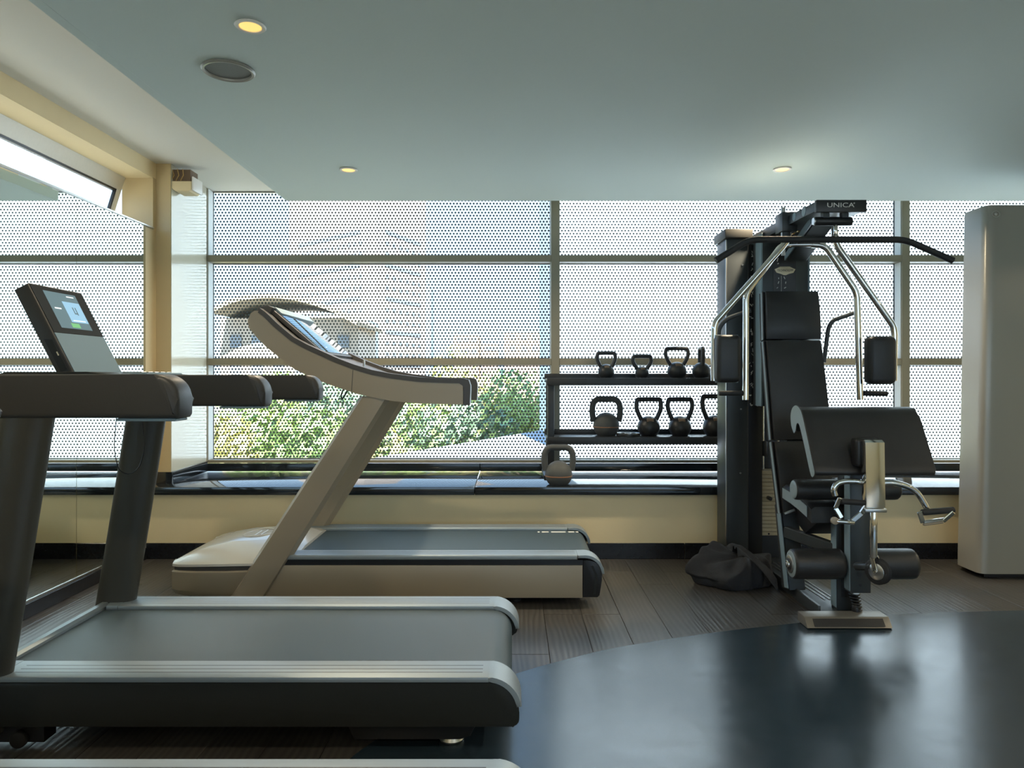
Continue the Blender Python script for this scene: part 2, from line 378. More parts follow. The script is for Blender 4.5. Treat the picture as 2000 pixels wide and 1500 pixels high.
# left wall, high window recess, mirrors
wl = struct(box('wall_left', 'tan2', None, XL-.2, XL, YB, 4.651, 0, 2.095))
box('lintel', 'tan', wl, XL-.2, XL, YB, 4.651, 2.43, ZU)
box('end_cheek', 'tan2', wl, XL-.2, XL, 4.612, 4.651, 2.095, 2.43)
box('mirror_cap', 'steel', wl, XL-.02, XL+.014, YB+.1, 4.60, 2.0955, 2.107, .002, 1)
bl = struct(box('baseboard_left', 'basebd', None, XL+.0005, XL+.014, YB, YW-.013, .0005, .072, .002, 1))
names = ['nearest the window column', 'second from the window', 'third from the window', 'fourth from the window', 'fifth from the window']
ys = [4.506, 3.79, 3.08, 2.37, 1.66, .95]
for k in range(5):
    o = box('mirror_panel', 'mirror', None, XL+.001, XL+.007, ys[k+1]+.0015, ys[k]-.0015, .078, 2.094)
    tag(recenter(o), 'tall frameless wall mirror panel '+names[k], 'mirror', 'mirror panels on the left wall')
    e = box('bottom_channel', 'steel', o, XL+.0072, XL+.012, ys[k+1]+.0015, ys[k]-.0015, .073, .088, .001, 1)
# tilted top-hung window high in the left wall
w2 = sroot('window_2')
tx, bx_, zt, zb = XL-.17, XL-.27, 2.425, 2.10
def wpt(t, d=0): return (tx+(bx_-tx)*t - d, zt+(zb-zt)*t)
def wbar(name, t0, t1, y0, y1, mat='frame_w', th=.03, off=0):
    a = wpt(t0); b = wpt(t1)
    return prism(name, mat, w2, [(a[0]+off, a[1]), (a[0]-th+off, a[1]), (b[0]-th+off, b[1]), (b[0]+off, b[1])], 'Y', y0, y1, .002)
wbar('top_rail', 0, .26, -1.0, 4.60); wbar('bottom_rail', .93, 1.0, -1.0, 4.60)
wbar('stile', .262, .928, 4.555, 4.60); wbar('stile', .262, .928, -1.0, -.955)
wbar('gasket', .262, .928, 4.543, 4.554, 'black', .02, -.004); wbar('gasket', .262, .30, -.95, 4.542, 'black', .02, -.004)
wbar('pane', .30, .928, -.954, 4.542, 'glass', .006, -.012)
struct(box('window_2_head', 'tan', None, XL-.2, XL-.001, -1.1, 4.611, 2.426, 2.4295)).name = 'trim_5'

# ceiling: dropped slab with a cove along its left edge, upper ceiling above
ce = struct(box('ceiling', 'ceil', None, -1.49, XR, YB, 4.86, ZC, ZC+.03))
box('upper_ceiling', 'ceil2', ce, XL-.2, XR, YB, 5.42, ZU, ZU+.08)
box('cove_fascia', 'ceil', ce, -1.53, -1.4905, YB, 4.86, ZC, ZC+.062)
box('cove_back', 'ceil2', ce, -1.30, -1.28, YB, 4.80, ZC+.031, ZU-.001)
box('front_fascia', 'ceil', ce, -1.49, XR, 4.80, 4.86, ZC+.0305, ZC+.10)
cl = box('cove_light', 'led', None, -1.47, -1.44, YB+.1, 4.75, ZC+.0305, ZC+.045)
tag(recenter(cl), 'warm orange light strip hidden in the ceiling cove on the left', 'light strip')
# remaining shell
struct(box('wall_right', 'tan', None, XR, XR+.2, YB, 5.4, 0, ZU))
wf = struct(box('wall_front', 'tan', None, XL-.2, XR+.2, YB-.2, YB, 0, .75))
box('lintel', 'tan', wf, XL-.2, XR+.2, YB-.2, YB, 2.30, ZU); box('pier', 'tan', wf, XL-.2, -1.4, YB-.2, YB, .75, 2.30); box('pier', 'tan', wf, 5.6, XR+.2, YB-.2, YB, .75, 2.30)
w3 = sroot('fill_window')  # window added behind the camera to give front fill daylight
for k in range(5): box('mullion', 'frame', w3, -1.4+1.738*k, -1.35+1.738*k, YB-.12, YB-.06, .75, 2.30, .002, 1)
for k in range(4): box('pane', 'glass', w3, -1.349+1.738*k, .337+1.738*k, YB-.095, YB-.089, .751, 2.299)
struct(box('roof_slab', 'ceil2', None, XL-.6, XR+.6, YB-.4, 5.5, ZU+.085, ZU+.4)).name = 'trim_6'

# big window
w1 = sroot('window_1')
FY = 5.25; GX = [-2.2605, .289, 2.8575, 5.426]; FW = .058
ZT0, ZT1 = 2.039, 1.990; ZM0, ZM1 = 1.281, 1.2325; ZB = .535
for k, gx in enumerate(GX):
    box('mullion', 'frame', w1, gx, gx+(FW if k else .027), FY, YG+.02, .5135, ZU-.001, .002, 1)
xs = [(GX[0]+.027, GX[1]), (GX[1]+FW, GX[2]), (GX[2]+FW, GX[3])]
for a, b in xs:
    for z1, z0 in ((ZT0, ZT1), (ZM0, ZM1)):
        box('transom', 'frame', w1, a+.0005, b-.0005, FY+.002, YG+.018, z0, z1, .002, 1)
    box('bottom_rail', 'frame', w1, a+.0005, b-.0005, 5.264, YG+.018, .5135, ZB, .002, 1)
    for z0, z1 in ((ZB, ZM1), (ZM0, ZT1), (ZT0, ZU-.002)):
        for xa in (a+.0004, b-.0044): box('lit_side_strip', 'lit_side', w1, xa, xa+.004, FY+.014, YG-.013, z0+.001, z1-.001)  # white strips paint the window light grazing the frame sides
        pn = box('pane', 'dots', w1, a+.003, b-.003, YG, YG+.006, z0+.0005, z1-.0005)
        g = bmesh.new(); t = .006
        for (p, q, r, s) in ((a+.001, a+.001+t, z0+.0008, z1-.0008), (b-.001-t, b-.001, z0+.0008, z1-.0008), (a+.0085, b-.0085, z0+.0008, z0+t), (a+.0085, b-.0085, z1-t, z1-.0008)):
            bm_box(p, q, YG-.012, YG-.001, r, s, bm=g)
        fin('gasket', g, 'black', pn)

# ------------------------------------------------------------------ ceiling fittings
def downlight(x, y, label, power):
    t = thing('downlight', label, 'ceiling light', (x, y, ZC-.004), 'recessed ceiling downlights')
    lathe('trim_ring', 'ring', t, [(.036, .003), (.050, .003), (.052, 0), (.048, -.004), (.038, -.003), (.036, .003)], (x, y, ZC-.004))
    lathe('diffuser', 'lampd', t, [(.001, -.0015), (.0355, -.0015), (.0355, .003), (.001, .003)], (x, y, ZC-.004))
    l = bpy.data.lights.new('lamp', 'AREA'); l.shape = 'DISK'; l.size = .07; l.energy = power*LAMP; l.color = (1, .82, .58); l.spread = math.radians(150)
    lo = bpy.data.objects.new('lamp', l); C.objects.link(lo); lo.parent = t; lo.location = (0, 0, -.008)
downlight(-.887, 2.43, 'lit round downlight beside the ceiling speaker, nearest the camera', 5)
downlight(-.94, 4.12, 'lit round downlight above the beige treadmill near the window', 12)
downlight(1.55, 4.11, 'lit round downlight above the multi-gym near the window', 16)
k = 0
for x, y, lab in ((4.0, 2.43, 'added fill downlight far right over the sports floor'), (5.3, 4.11, 'added fill downlight far right near the window'),
                  (-.887, .7, 'added fill downlight above the nearest treadmill'), (1.55, .7, 'added fill downlight right above the camera'), (4.0, .7, 'added fill downlight right of the camera'),
                  (-.887, -1.1, 'added fill downlight behind the camera on the left'), (1.55, -1.1, 'added fill downlight behind the camera in the middle'), (4.0, -1.1, 'added fill downlight behind the camera on the right')):
    downlight(x, y, lab, 16 if y > 4 else 6)  # extra downlights added out of view for front fill
t = thing('ceiling_speaker', 'round grey ceiling speaker grille beside the nearest downlight', 'speaker', (-1.10, 2.78, ZC-.006))
lathe('rim', 'cabinet', t, [(.084, .005), (.098, .005), (.100, 0), (.094, -.006), (.086, -.004), (.084, .005)], (-1.10, 2.78, ZC-.006), 40)
lathe('grille', 'speaker', t, [(.001, .001), (.05, .0012), (.0835, .003), (.0835, .005), (.001, .005)], (-1.10, 2.78, ZC-.006), 40)
# junction box under the upper ceiling beside the column
t = thing('junction_box', 'beige open bracket box under the ceiling beside the window column', 'box', (-2.2, 4.73, 2.353))
prism('housing', 'tan', t, [(-2.25, 2.40), (-2.19, 2.355), (-2.10, 2.355), (-2.085, 2.37), (-2.085, 2.42), (-2.25, 2.42)], 'Y', 4.66, 4.80, .004)
box('cavity', 'bark', t, -2.24, -2.10, 4.68, 4.79, 2.421, 2.50)
box('end_plate', 'ring', t, -2.083, -2.072, 4.66, 4.80, 2.36, 2.45, .003)
for k in range(3): tube('wire', 'brass', t, [(-2.22+.03*k, 4.672, 2.425), (-2.20+.03*k, 4.668, 2.46), (-2.215+.035*k, 4.67, 2.50)], .003, 6)

# ------------------------------------------------------------------ dark treadmills
def dark_treadmill(Yc, label):
    t = thing('treadmill', label, 'treadmill', (-.8, Yc, 0), 'dark grey treadmills')
    HW = .395; yn, yf = Yc-HW, Yc+HW; ZD = .24; RW = .125; XE = .024
    prof = [(-1.665, .088), (-.002, .088)] + arc(XE-.022, .110, .020, -90, 0, 4) + arc(XE-.092, ZD-.108, .090, 0, 90, 8) + [(-1.60, ZD-.018), (-1.625, ZD-.03)]
    for y0, y1 in ((yn, yn+.022), (yf-.022, yf)): prism('side_panel', 'dgrey', t, prof, 'Y', y0, y1, .003)
    box('chassis', 'black', t, -1.64, -.10, yn+.0225, yf-.0225, .088, .16)
    # belt with the rear roller turn
    r = .075
    bp = [(-1.605, .226)] + [(-.075+r*math.sin(a), .151+r*math.cos(a)) for a in [math.pi*i/14 for i in range(15)]] + [(-1.0, .076), (-1.0, .09), (-1.60, .2)]
    prism('running_belt', 'belt', t, bp, 'Y', yn+RW+.004, yf-RW-.004)
    for i in range(6):
        w_ = (.015, .045, .03, .05, .03, .012)[i]
        x0 = (-.50, -.47, -.41, -.37, -.30, -.26)[i]
        box('belt_print', 'dgrey2', t.children[-1] if False else t, x0, x0+w_, yn+RW+.02, yn+RW+.034, .2261, .2264)
    for s, ya, yb in ((-1, yn-.004, yn+RW), (1, yf-RW, yf+.004)):
        path = [(-1.555, ZD), (-.07, ZD)]
        cap = [(-.069, ZD)] + arc(XE-.098, ZD-.104, .104, 90, 8, 10)
        rail = prism('foot_rail', 'alu', t, [(-1.555, ZD-.017), (-.070, ZD-.017), (-.070, ZD), (-1.555, ZD)], 'Y', ya, yb, .004)
        for k in range(3):
            yy = ya+(yb-ya)*(.28+.2*k); box('groove', 'black', rail, -1.52, -.09, yy, yy+.0025, ZD-.001, ZD+.0003)
        box('rail_shadow_gap', 'black', t, -1.60, -.08, (yb-.004 if s < 0 else ya), (yb if s < 0 else ya+.004), .19, ZD-.016)
        inner = [(p[0]*1.0-(.015*math.cos(math.radians(a_))), p[1]-.015*math.sin(math.radians(a_))) for p, a_ in zip(cap[1:], [90-82*i/10 for i in range(11)])]
        prism('rail_end_cap', 'alu', t, cap[1:]+inner[::-1], 'Y', ya, yb, .003)
        prism('rail_corner', 'alu', t, [(-1.63, ya), (-1.556, ya), (-1.556, yb), (-1.60, yb)] if s < 0 else [(-1.60, ya), (-1.556, ya), (-1.556, yb), (-1.63, yb)], 'Z', ZD-.017, ZD+.001, .003)
    prism('front_bar', 'alu', t, [(-1.648, .20), (-1.648, ZD-.01), (-1.638, ZD+.003), (-1.618, ZD+.003), (-1.608, ZD-.005), (-1.608, .20)], 'Y', yn+.03, yf-.03, .003)
    # leaning uprights (oval section)
    for y in (yn+.028, yf-.040):
        secs = []
        for z, xc in ((.058, -1.636), (.5, -1.561), (1.02, -1.478), (1.06, -1.472)):
            secs.append([(xc+.0785*math.cos(a)*(abs(math.cos(a))**-.25 if abs(math.cos(a)) > .01 else 1), y+.045*math.sin(a), z) for a in [2*math.pi*i/24 for i in range(24)]])
        u = fin('upright', bm_loft(secs), 'uprt', t, .7)
        lathe('collar', 'dgrey2', u, [(.01, -.004), (.02, -.004), (.02, .004), (.01, .004)], (-1.478, y, 1.01), 8)
    # handrails
    for y in (yn+.085, yf-.085):
        hp = [(-1.70, 1.053), (-.766, 1.053)] + [(-.762, 1.06)] + arc(-.815, 1.095, .053, 0, 90, 8, rz=.055) + [(-1.70, 1.15)]
        h = prism('handrail', 'dgrey2', t, hp, 'Y', y-.04, y+.04, .012, 3)
        box('bottle_tray', 'ledgl', h, -.905, -.772, y-.03, y+.03, 1.046, 1.0525, .002, 1)
    # console
    prism('console', 'dgrey', t, [(-1.72, 1.05), (-1.30, 1.075), (-1.22, 1.12), (-1.24, 1.148), (-1.36, 1.160), (-1.62, 1.160), (-1.72, 1.13)], 'Y', yn+.126, yf-.126, .008)
    box('keypad', 'ledgl', t, -1.36, -1.25, Yc-.10, Yc+.16, 1.150, 1.158, .002)
    for k in range(5): box('button', 'steel', t, -1.345, -1.275, Yc-.085+.045*k, Yc-.055+.045*k, 1.1585, 1.1615, .001, 1)
    # leaning display
    ya, yb = Yc-.21, Yc+.085
    A = Vector((-1.432, 0, 1.152)); B = Vector((-1.586, 0, 1.452)); d = (B-A); n_ = Vector((d.z, 0, -d.x)).normalized()   # n_ points to the runner
    def dp(s, o): p = A+d*s+n_*o; return (p.x, p.z)
    ds = prism('display', 'dgrey2', t, [dp(0, -.052), dp(0, 0), dp(1, 0), dp(1.0, -.052)], 'Y', ya, yb, .007, 3)
    prism('bezel', 'bez', ds, [dp(.46, .0002), dp(.46, .002), dp(.985, .002), dp(.985, .0002)], 'Y', ya+.006, yb-.006)
    prism('lower_panel', 'dpan', ds, [dp(.01, .0002), dp(.01, .002), dp(.455, .002), dp(.455, .0002)], 'Y', ya+.006, yb-.006)
    def scr(m, s0, s1, f0, f1, o=.0022, nm='screen'):
        w_ = yb-ya; prism(nm, m, ds, [dp(s0, o), dp(s0, o+.0004), dp(s1, o+.0004), dp(s1, o)], 'Y', ya+w_*f0, ya+w_*f1)
    scr('screen', .52, .94, .20, .80)
    scr('screen2', .60, .84, .46, .79, .0027, 'screen_picture'); scr('screen3', .535, .585, .42, .58, .0027, 'screen_button')
    scr('screen4', .74, .755, .26, .38, .0027, 'screen_caption'); scr('screen4', .90, .912, .60, .74, .0027, 'screen_caption'); scr('screen4', .615, .625, .5, .74, .0032, 'screen_caption')
    scr('screen', .70, .78, .60, .62, .0032, 'screen_figure'); scr('screen', .69, .78, .65, .67, .0032, 'screen_figure'); scr('screen', .70, .715, .60, .67, .0032, 'screen_figure')
    prism('side_slot', 'black', ds, [dp(.06, -.036), dp(.06, -.01), dp(.40, -.01), dp(.44, -.036)], 'Y', ya-.0012, ya-.0002)
    prism('slot_cover', 'dgrey', ds, [dp(.07, -.034), dp(.07, -.012), dp(.395, -.012), dp(.43, -.034)], 'Y', ya-.0022, ya-.0013)
    prism('slot_pull', 'badge', ds, [dp(.23, -.018), dp(.23, -.014), dp(.27, -.014), dp(.27, -.018)], 'Y', ya-.0032, ya-.0023)
    # safety cord
    tube('safety_cord', 'black', t, fillet([Q(229, 800, Yc), Q(222, 880, Yc), Q(232, 922, Yc), Q(252, 931, Yc), Q(272, 917, Yc), Q(283, 880, Yc), Q(276, 800, Yc)], .05, 4) if abs(Yc-2.555) < .01 else [(-1.4, Yc, 1.08), (-1.39, Yc, .85), (-1.36, Yc, .82), (-1.32, Yc, .9), (-1.32, Yc, 1.09)], .0018, 6)
    # feet and transport wheels
    for y in (yn+.10, yf-.10):
        prism('rear_foot', 'black', t, [(-.52, .087), (-.10, .087), (-.13, .03), (-.16, .02), (-.49, .02)], 'Y', y-.04, y+.04, .004)
        lathe('foot_pad', 'steel', t, [(.02, .0), (.036, .0), (.040, .008), (.034, .0195), (.02, .0195)], (-.19, y, .001), 20)
        cyl('transport_wheel', 'rubber', t, (-1.52, y-.06, .0262), (-1.52, y-.04, .0262), .0257, 20, .004)
        box('wheel_bracket', 'black', t, -1.66, -1.45, y-.039, y+.02, .012, .087)
    return t
tm = dark_treadmill(2.555, 'dark grey treadmill with a lit display, left foreground in front of the beige treadmill')
tm.location.z = .0046; tm2 = copy_tree(tm); tm2.location = (-.77, 1.30, .0046)
tm2['label'] = 'dark treadmill nearest the camera, only its handrail and foot rail edge showing'

# ------------------------------------------------------------------ beige treadmill
def beige_treadmill():
    yn, yf = 3.60, 4.36; Yc = (yn+yf)/2; ZD = .252; RW = .115
    t = thing('treadmill', 'champagne beige treadmill with curved handrails standing below the window', 'treadmill', (-.65, Yc, 0))
    XE = .452
    # side skirts
    for y0, y1 in ((yn, yn+.03), (yf-.03, yf)):
        prism('side_skirt', 'champ', t, [(-1.30, .036), (.355, .036), (.355, .200), (-1.20, .200)], 'Y', y0, y1, .004)
        prism('skirt_band', 'black', t, [(-1.22, .2005), (.36, .2005), (.36, .226), (-1.22, .226)], 'Y', y0+.004, y1-.002)
        ec = [(.357, .040), (XE-.022, .040)] + fillet2([(XE-.012, .05), (XE, .16), (XE-.03, .215), (XE-.08, .226)], 3) + [(.357, .226)]
        prism('end_cover', 'black', t, ec, 'Y', y0-.002, y1, .004)
        prism('end_rib', 'dgrey', t, [(XE-.045, .055), (XE-.032, .055), (XE-.022, .15), (XE-.045, .20), (XE-.056, .20), (XE-.034, .15)], 'Y', y0-.005 if y0 < Yc else y1, y0-.002 if y0 < Yc else y1+.003)
    box('chassis', 'black', t, -1.2, .30, yn+.0305, yf-.0305, .05, .19)
    r = .07
    prism('running_belt', 'belt', t, [(-1.15, .236)] + [(XE-.09+r*math.sin(a), .166+r*math.cos(a)) for a in [math.pi*i/14 for i in range(15)]] + [(-.5, .096), (-1.15, .2)], 'Y', yn+RW+.003, yf-RW-.003)
    for x0, w_ in ((.17, .012), (.195, .04), (.25, .085), (.35, .035), (.395, .014)):
        box('belt_print', 'whitep', t, x0-.02, x0-.02+w_, yf-RW-.05, yf-RW-.022, .2361, .2364)
    for ya, yb in ((yn-.004, yn+RW), (yf-RW, yf+.004)):
        rail = prism('foot_rail', 'alu', t, [(-1.22, ZD-.025), (.33, ZD-.025), (.33, ZD), (-1.22, ZD)], 'Y', ya, yb, .008, 3)
        for k in range(3): yy = ya+(yb-ya)*(.3+.2*k); box('groove', 'dgrey2', rail, -1.2, .32, yy, yy+.003, ZD-.001, ZD+.0003)
        o_ = [(.331, ZD)] + arc(XE-.085, ZD-.098, .098, 90, 2, 10)
        i_ = arc(XE-.085, ZD-.098, .084, 2, 90, 10) + [(.331, ZD-.016)]
        prism('rail_end_cap', 'alu', t, o_+i_, 'Y', ya, yb, .003)
    # motor hood: lofted along the length
    secs = []
    for xx, zt_, zs, inset in ((-1.748, .188, .178, .20), (-1.742, .20, .176, .14), (-1.70, .222, .178, .10), (-1.60, .252, .184, .06), (-1.48, .276, .190, .03), (-1.30, .286, .196, .015), (-1.16, .272, .20, .012), (-1.10, .252, .205, .012)):
        k = min(1.0, (xx+1.76)/.2); w_ = .38-inset*.55; wt = w_-.16*k-.02
        pr = [(-w_, zs), (-w_-.0, zs+.012), (-w_+.02, zs+.024), (-wt, zt_-.004), (-wt+.02, zt_), (wt-.02, zt_), (wt, zt_-.004), (w_-.02, zs+.024), (w_, zs+.012), (w_, zs)]
        secs.append([(xx, Yc+a, b) for a, b in pr])
    fin('motor_hood', bm_loft(secs), 'champ2', t, .5)
    secs = []
    for xx, inset, zt_ in ((-1.755, .20, .146), (-1.745, .14, .154), (-1.70, .09, .158), (-1.60, .05, .161), (-1.45, .02, .166), (-1.21, .0, .177)):
        w_ = .38-inset*.55; secs.append([(xx+(.012 if b < .06 else 0), Yc+a, b) for a, b in ((-w_+.012, .034), (-w_, .06), (-w_, zt_-.006), (-w_+.008, zt_), (w_-.008, zt_), (w_, zt_-.006), (w_, .06), (w_-.012, .034))])
    fin('motor_base', bm_loft(secs), 'champ', t, .5)
    secs = []
    for xx, inset in ((-1.738, .165), (-1.70, .115), (-1.60, .072), (-1.45, .042), (-1.21, .022)):
        w_ = .38-inset*.55; zt_ = .185+.02*min(1, (xx+1.735)/.5); secs.append([(xx, Yc+a, b) for a, b in ((-w_, .15), (-w_, zt_), (w_, zt_), (w_, .15))])
    fin('hood_joint', bm_loft(secs), 'trim', t, .5)
    # embossed oval on the hood
    em = tube('hood_emblem', 'champ2', t, [(-1.40+.085*math.cos(a), Yc+.10*math.sin(a), .2815+.0045*(1 if math.cos(a) > 0 else math.cos(a)*3.2+1)) for a in [2*math.pi*i/28 for i in range(28)]], .004, 6, True)
    for k in range(3): tube('hood_lettering', 'champ2', t, [(-1.445+.035*k, Yc-.06, .274+.0045*k), (-1.445+.035*k, Yc+.06, .274+.0045*k)], .004, 6)
    # leaning uprights
    for y0, y1 in ((yn-.018, yn+.07), (yf-.07, yf+.018)):
        ym = (y0+y1)/2; secs = []
        for (xa, xb, z) in ((-1.427, -1.234, .036), (-.766, -.607, 1.05)):
            sg = -1 if ym < Yc else 1
            pr = [(xa, 0), (xa+.02, sg*.036), ((xa+xb)/2, sg*.046), (xb-.02, sg*.038), (xb, 0), (xb-.03, -sg*.03), (xa+.03, -sg*.03)]
            secs.append([(a, ym+b, z) for a, b in pr])
        fin('upright', bm_loft(secs), 'champ', t, .5)
    # curved handrail arms, traced from the side
    upx = [(493, 613), (500, 608), (509, 607.6), (522, 617), (540, 635.6), (573.6, 663.6), (598, 677), (624, 689), (657, 704), (691, 717), (727, 728), (764, 735), (820, 742), (870, 744), (905, 744)]
    lox = [(487, 627), (489.6, 641), (506, 661), (522, 677), (540, 691.6), (560, 708), (579, 722), (600, 732), (624, 742), (645, 751), (669, 759), (702, 770), (764, 782.6), (820, 788), (905, 790)]
    def wp(p): v = Q(p[0], p[1], yn); return (v.x, v.z)
    U = [wp(p) for p in upx]; L = [wp(p) for p in lox]
    for y0, y1, sg in ((yn-.025, yn+.05, -1), (yf-.05, yf+.025, 1)):
        bm = bmesh.new(); bm_loft([[(a[0], y0, a[1]), (b[0], y0, b[1]), (b[0], y1, b[1]), (a[0], y1, a[1])] for a, b in zip(U, L)], bm)
        ed = [e for e in bm.edges if abs(e.verts[0].co.y-e.verts[1].co.y) < 1e-5 and abs(e.verts[0].co.x-e.verts[1].co.x) > 1e-4]
        h = fin('handrail_arm', bm, 'champ', t, .7)
        # dark grip trim along the top and round the end
        n_ = len(U); top = []
        for k in range(2, n_):
            a = Vector(U[max(k-1, 0)]); b = Vector(U[min(k+1, n_-1)]); d = (b-a).normalized(); nn = Vector((-d.y, d.x)); top.append((Vector(U[k]), nn))
        outl = [p+nn*.014 for p, nn in top] + [Vector(p) for p in fillet2([(U[-1][0]+.02, U[-1][1]+.014), (U[-1][0]+.037, U[-1][1]-.015), (L[-1][0]+.034, L[-1][1]-.002)], 6)]
        inn = [p-nn*.010 for p, nn in top[:-1]] + [Vector((U[-1][0]-.004, U[-1][1]-.012)), Vector((U[-1][0]+.004, U[-1][1]-.03)), Vector((L[-1][0]+.003, L[-1][1]-.002))]
        secs = None
        bm = bmesh.new(); N = max(len(outl), len(inn))
        def res(pl_, n):
            ln = [0]
            for a, b in zip(pl_, pl_[1:]): ln.append(ln[-1]+(b-a).length)
            o2 = []
            for i in range(n):
                s = ln[-1]*i/(n-1); j = 0
                while j < len(ln)-2 and ln[j+1] < s: j += 1
                f = (s-ln[j])/max(1e-9, ln[j+1]-ln[j]); o2.append(pl_[j].lerp(pl_[j+1], f))
            return o2
        O2 = res(outl, 40); I2 = res(inn, 40)
        bm_loft([[(a.x, y0-.004, a.y), (a.x, y1+.004, a.y), (b.x, y1+.004, b.y), (b.x, y0-.004, b.y)] for a, b in zip(O2, I2)], bm)
        fin('grip_trim', bm, 'trim', h, .7)
        pj = wp((691, 718)); pk = wp((688, 767))
        prism('panel_joint', 'trim', h, [(pj[0], pj[1]-.011), (pj[0]+.003, pj[1]-.011), (pk[0]+.003, pk[1]), (pk[0], pk[1])], 'Y', y0-.0012 if sg < 0 else y1+.0002, y0-.0002 if sg < 0 else y1+.0012)
    # console shell between the arms
    cs = [wp(p) for p in ((487, 627), (494, 606), (508, 597), (519, 595), (530, 600), (520, 615), (500, 640), (489.6, 641))]
    prism('console_shell', 'trim', t, cs, 'Y', yn+.03, yf-.03, .004)
    bk = [wp(p) for p in ((489.6, 641), (506, 661), (540, 691.6), (579, 722), (590, 716), (545, 680), (520, 655), (500, 632))]
    prism('console_back', 'champ', t, bk, 'Y', yn+.051, yf-.051, .002)
    a = wp((530, 606)); b = wp((628, 690))
    d = Vector((b[0]-a[0], b[1]-a[1])).normalized(); nn = Vector((-d.y, d.x))
    def pl_(s, o): v = Vector(a).lerp(Vector(b), s)+nn*o; return (v.x, v.y)
    prism('display_frame', 'trim', t, [pl_(-.06, 0), pl_(1, 0), pl_(1, -.02), pl_(-.06, -.02)], 'Y', yn+.052, yf-.052, .003)
    prism('display_glass', 'mirror_dark', t, [pl_(.10, .004), pl_(.95, .004), pl_(.95, .0005), pl_(.10, .0005)], 'Y', yn+.08, yf-.08, .001)
    prism('display_visor', 'ledgl', t, [pl_(-.10, .001), pl_(.08, .001), pl_(.08, .012), pl_(-.06, .014)], 'Y', yn+.08, yf-.08, .003)
    c0 = wp((624, 694)); c1 = wp((735, 735))
    prism('console_shelf', 'trim', t, [c0, (c0[0], c0[1]-.03), (c1[0], c1[1]-.03), c1], 'Y', yn+.052, yf-.052, .003)
    for px, py, ym in ((669, 700, Yc-.12), (711, 702, Yc-.05)):
        v = Q(px, py+8, ym); cyl('lever', 'steel', t, (v.x, ym, v.z-.05), (v.x, ym, v.z+.018), .006, 10, .002)
    tube('safety_clip', 'black', t, fillet([Q(671, 758, yn+.2), Q(666, 772, yn+.2), Q(668, 780, yn+.2), Q(676, 768, yn+.2), Q(680, 760, yn+.2)], .01, 3), .004, 6)
    for x0 in (-1.5, .02):
        for y in (yn+.08, yf-.08): lathe('foot', 'rubber', t, [(.01, 0), (.026, 0), (.026, .012), (.012, .016), (.012, .052), (.01, .052)], (x0, y, .0005), 16)
    return t
def fillet2(pts, n):
    """smooth curve through 2-D points (Catmull-Rom)"""
    P = [Vector(p) for p in pts]; P = [P[0]*2-P[1]]+P+[P[-1]*2-P[-2]]; o = []
    for i in range(1, len(P)-2):
        for j in range(n):
            s = j/n; a, b, c, d = P[i-1:i+3]
            o.append(.5*((2*b)+(c-a)*s+(2*a-5*b+4*c-d)*s*s+(3*b-a-3*c+d)*s**3))
    o.append(P[-2]); return [(v.x, v.y) for v in o]
MT['mirror_dark'] = M('glossy_display', (.30, .36, .38), .03, 1.0)
beige_treadmill()

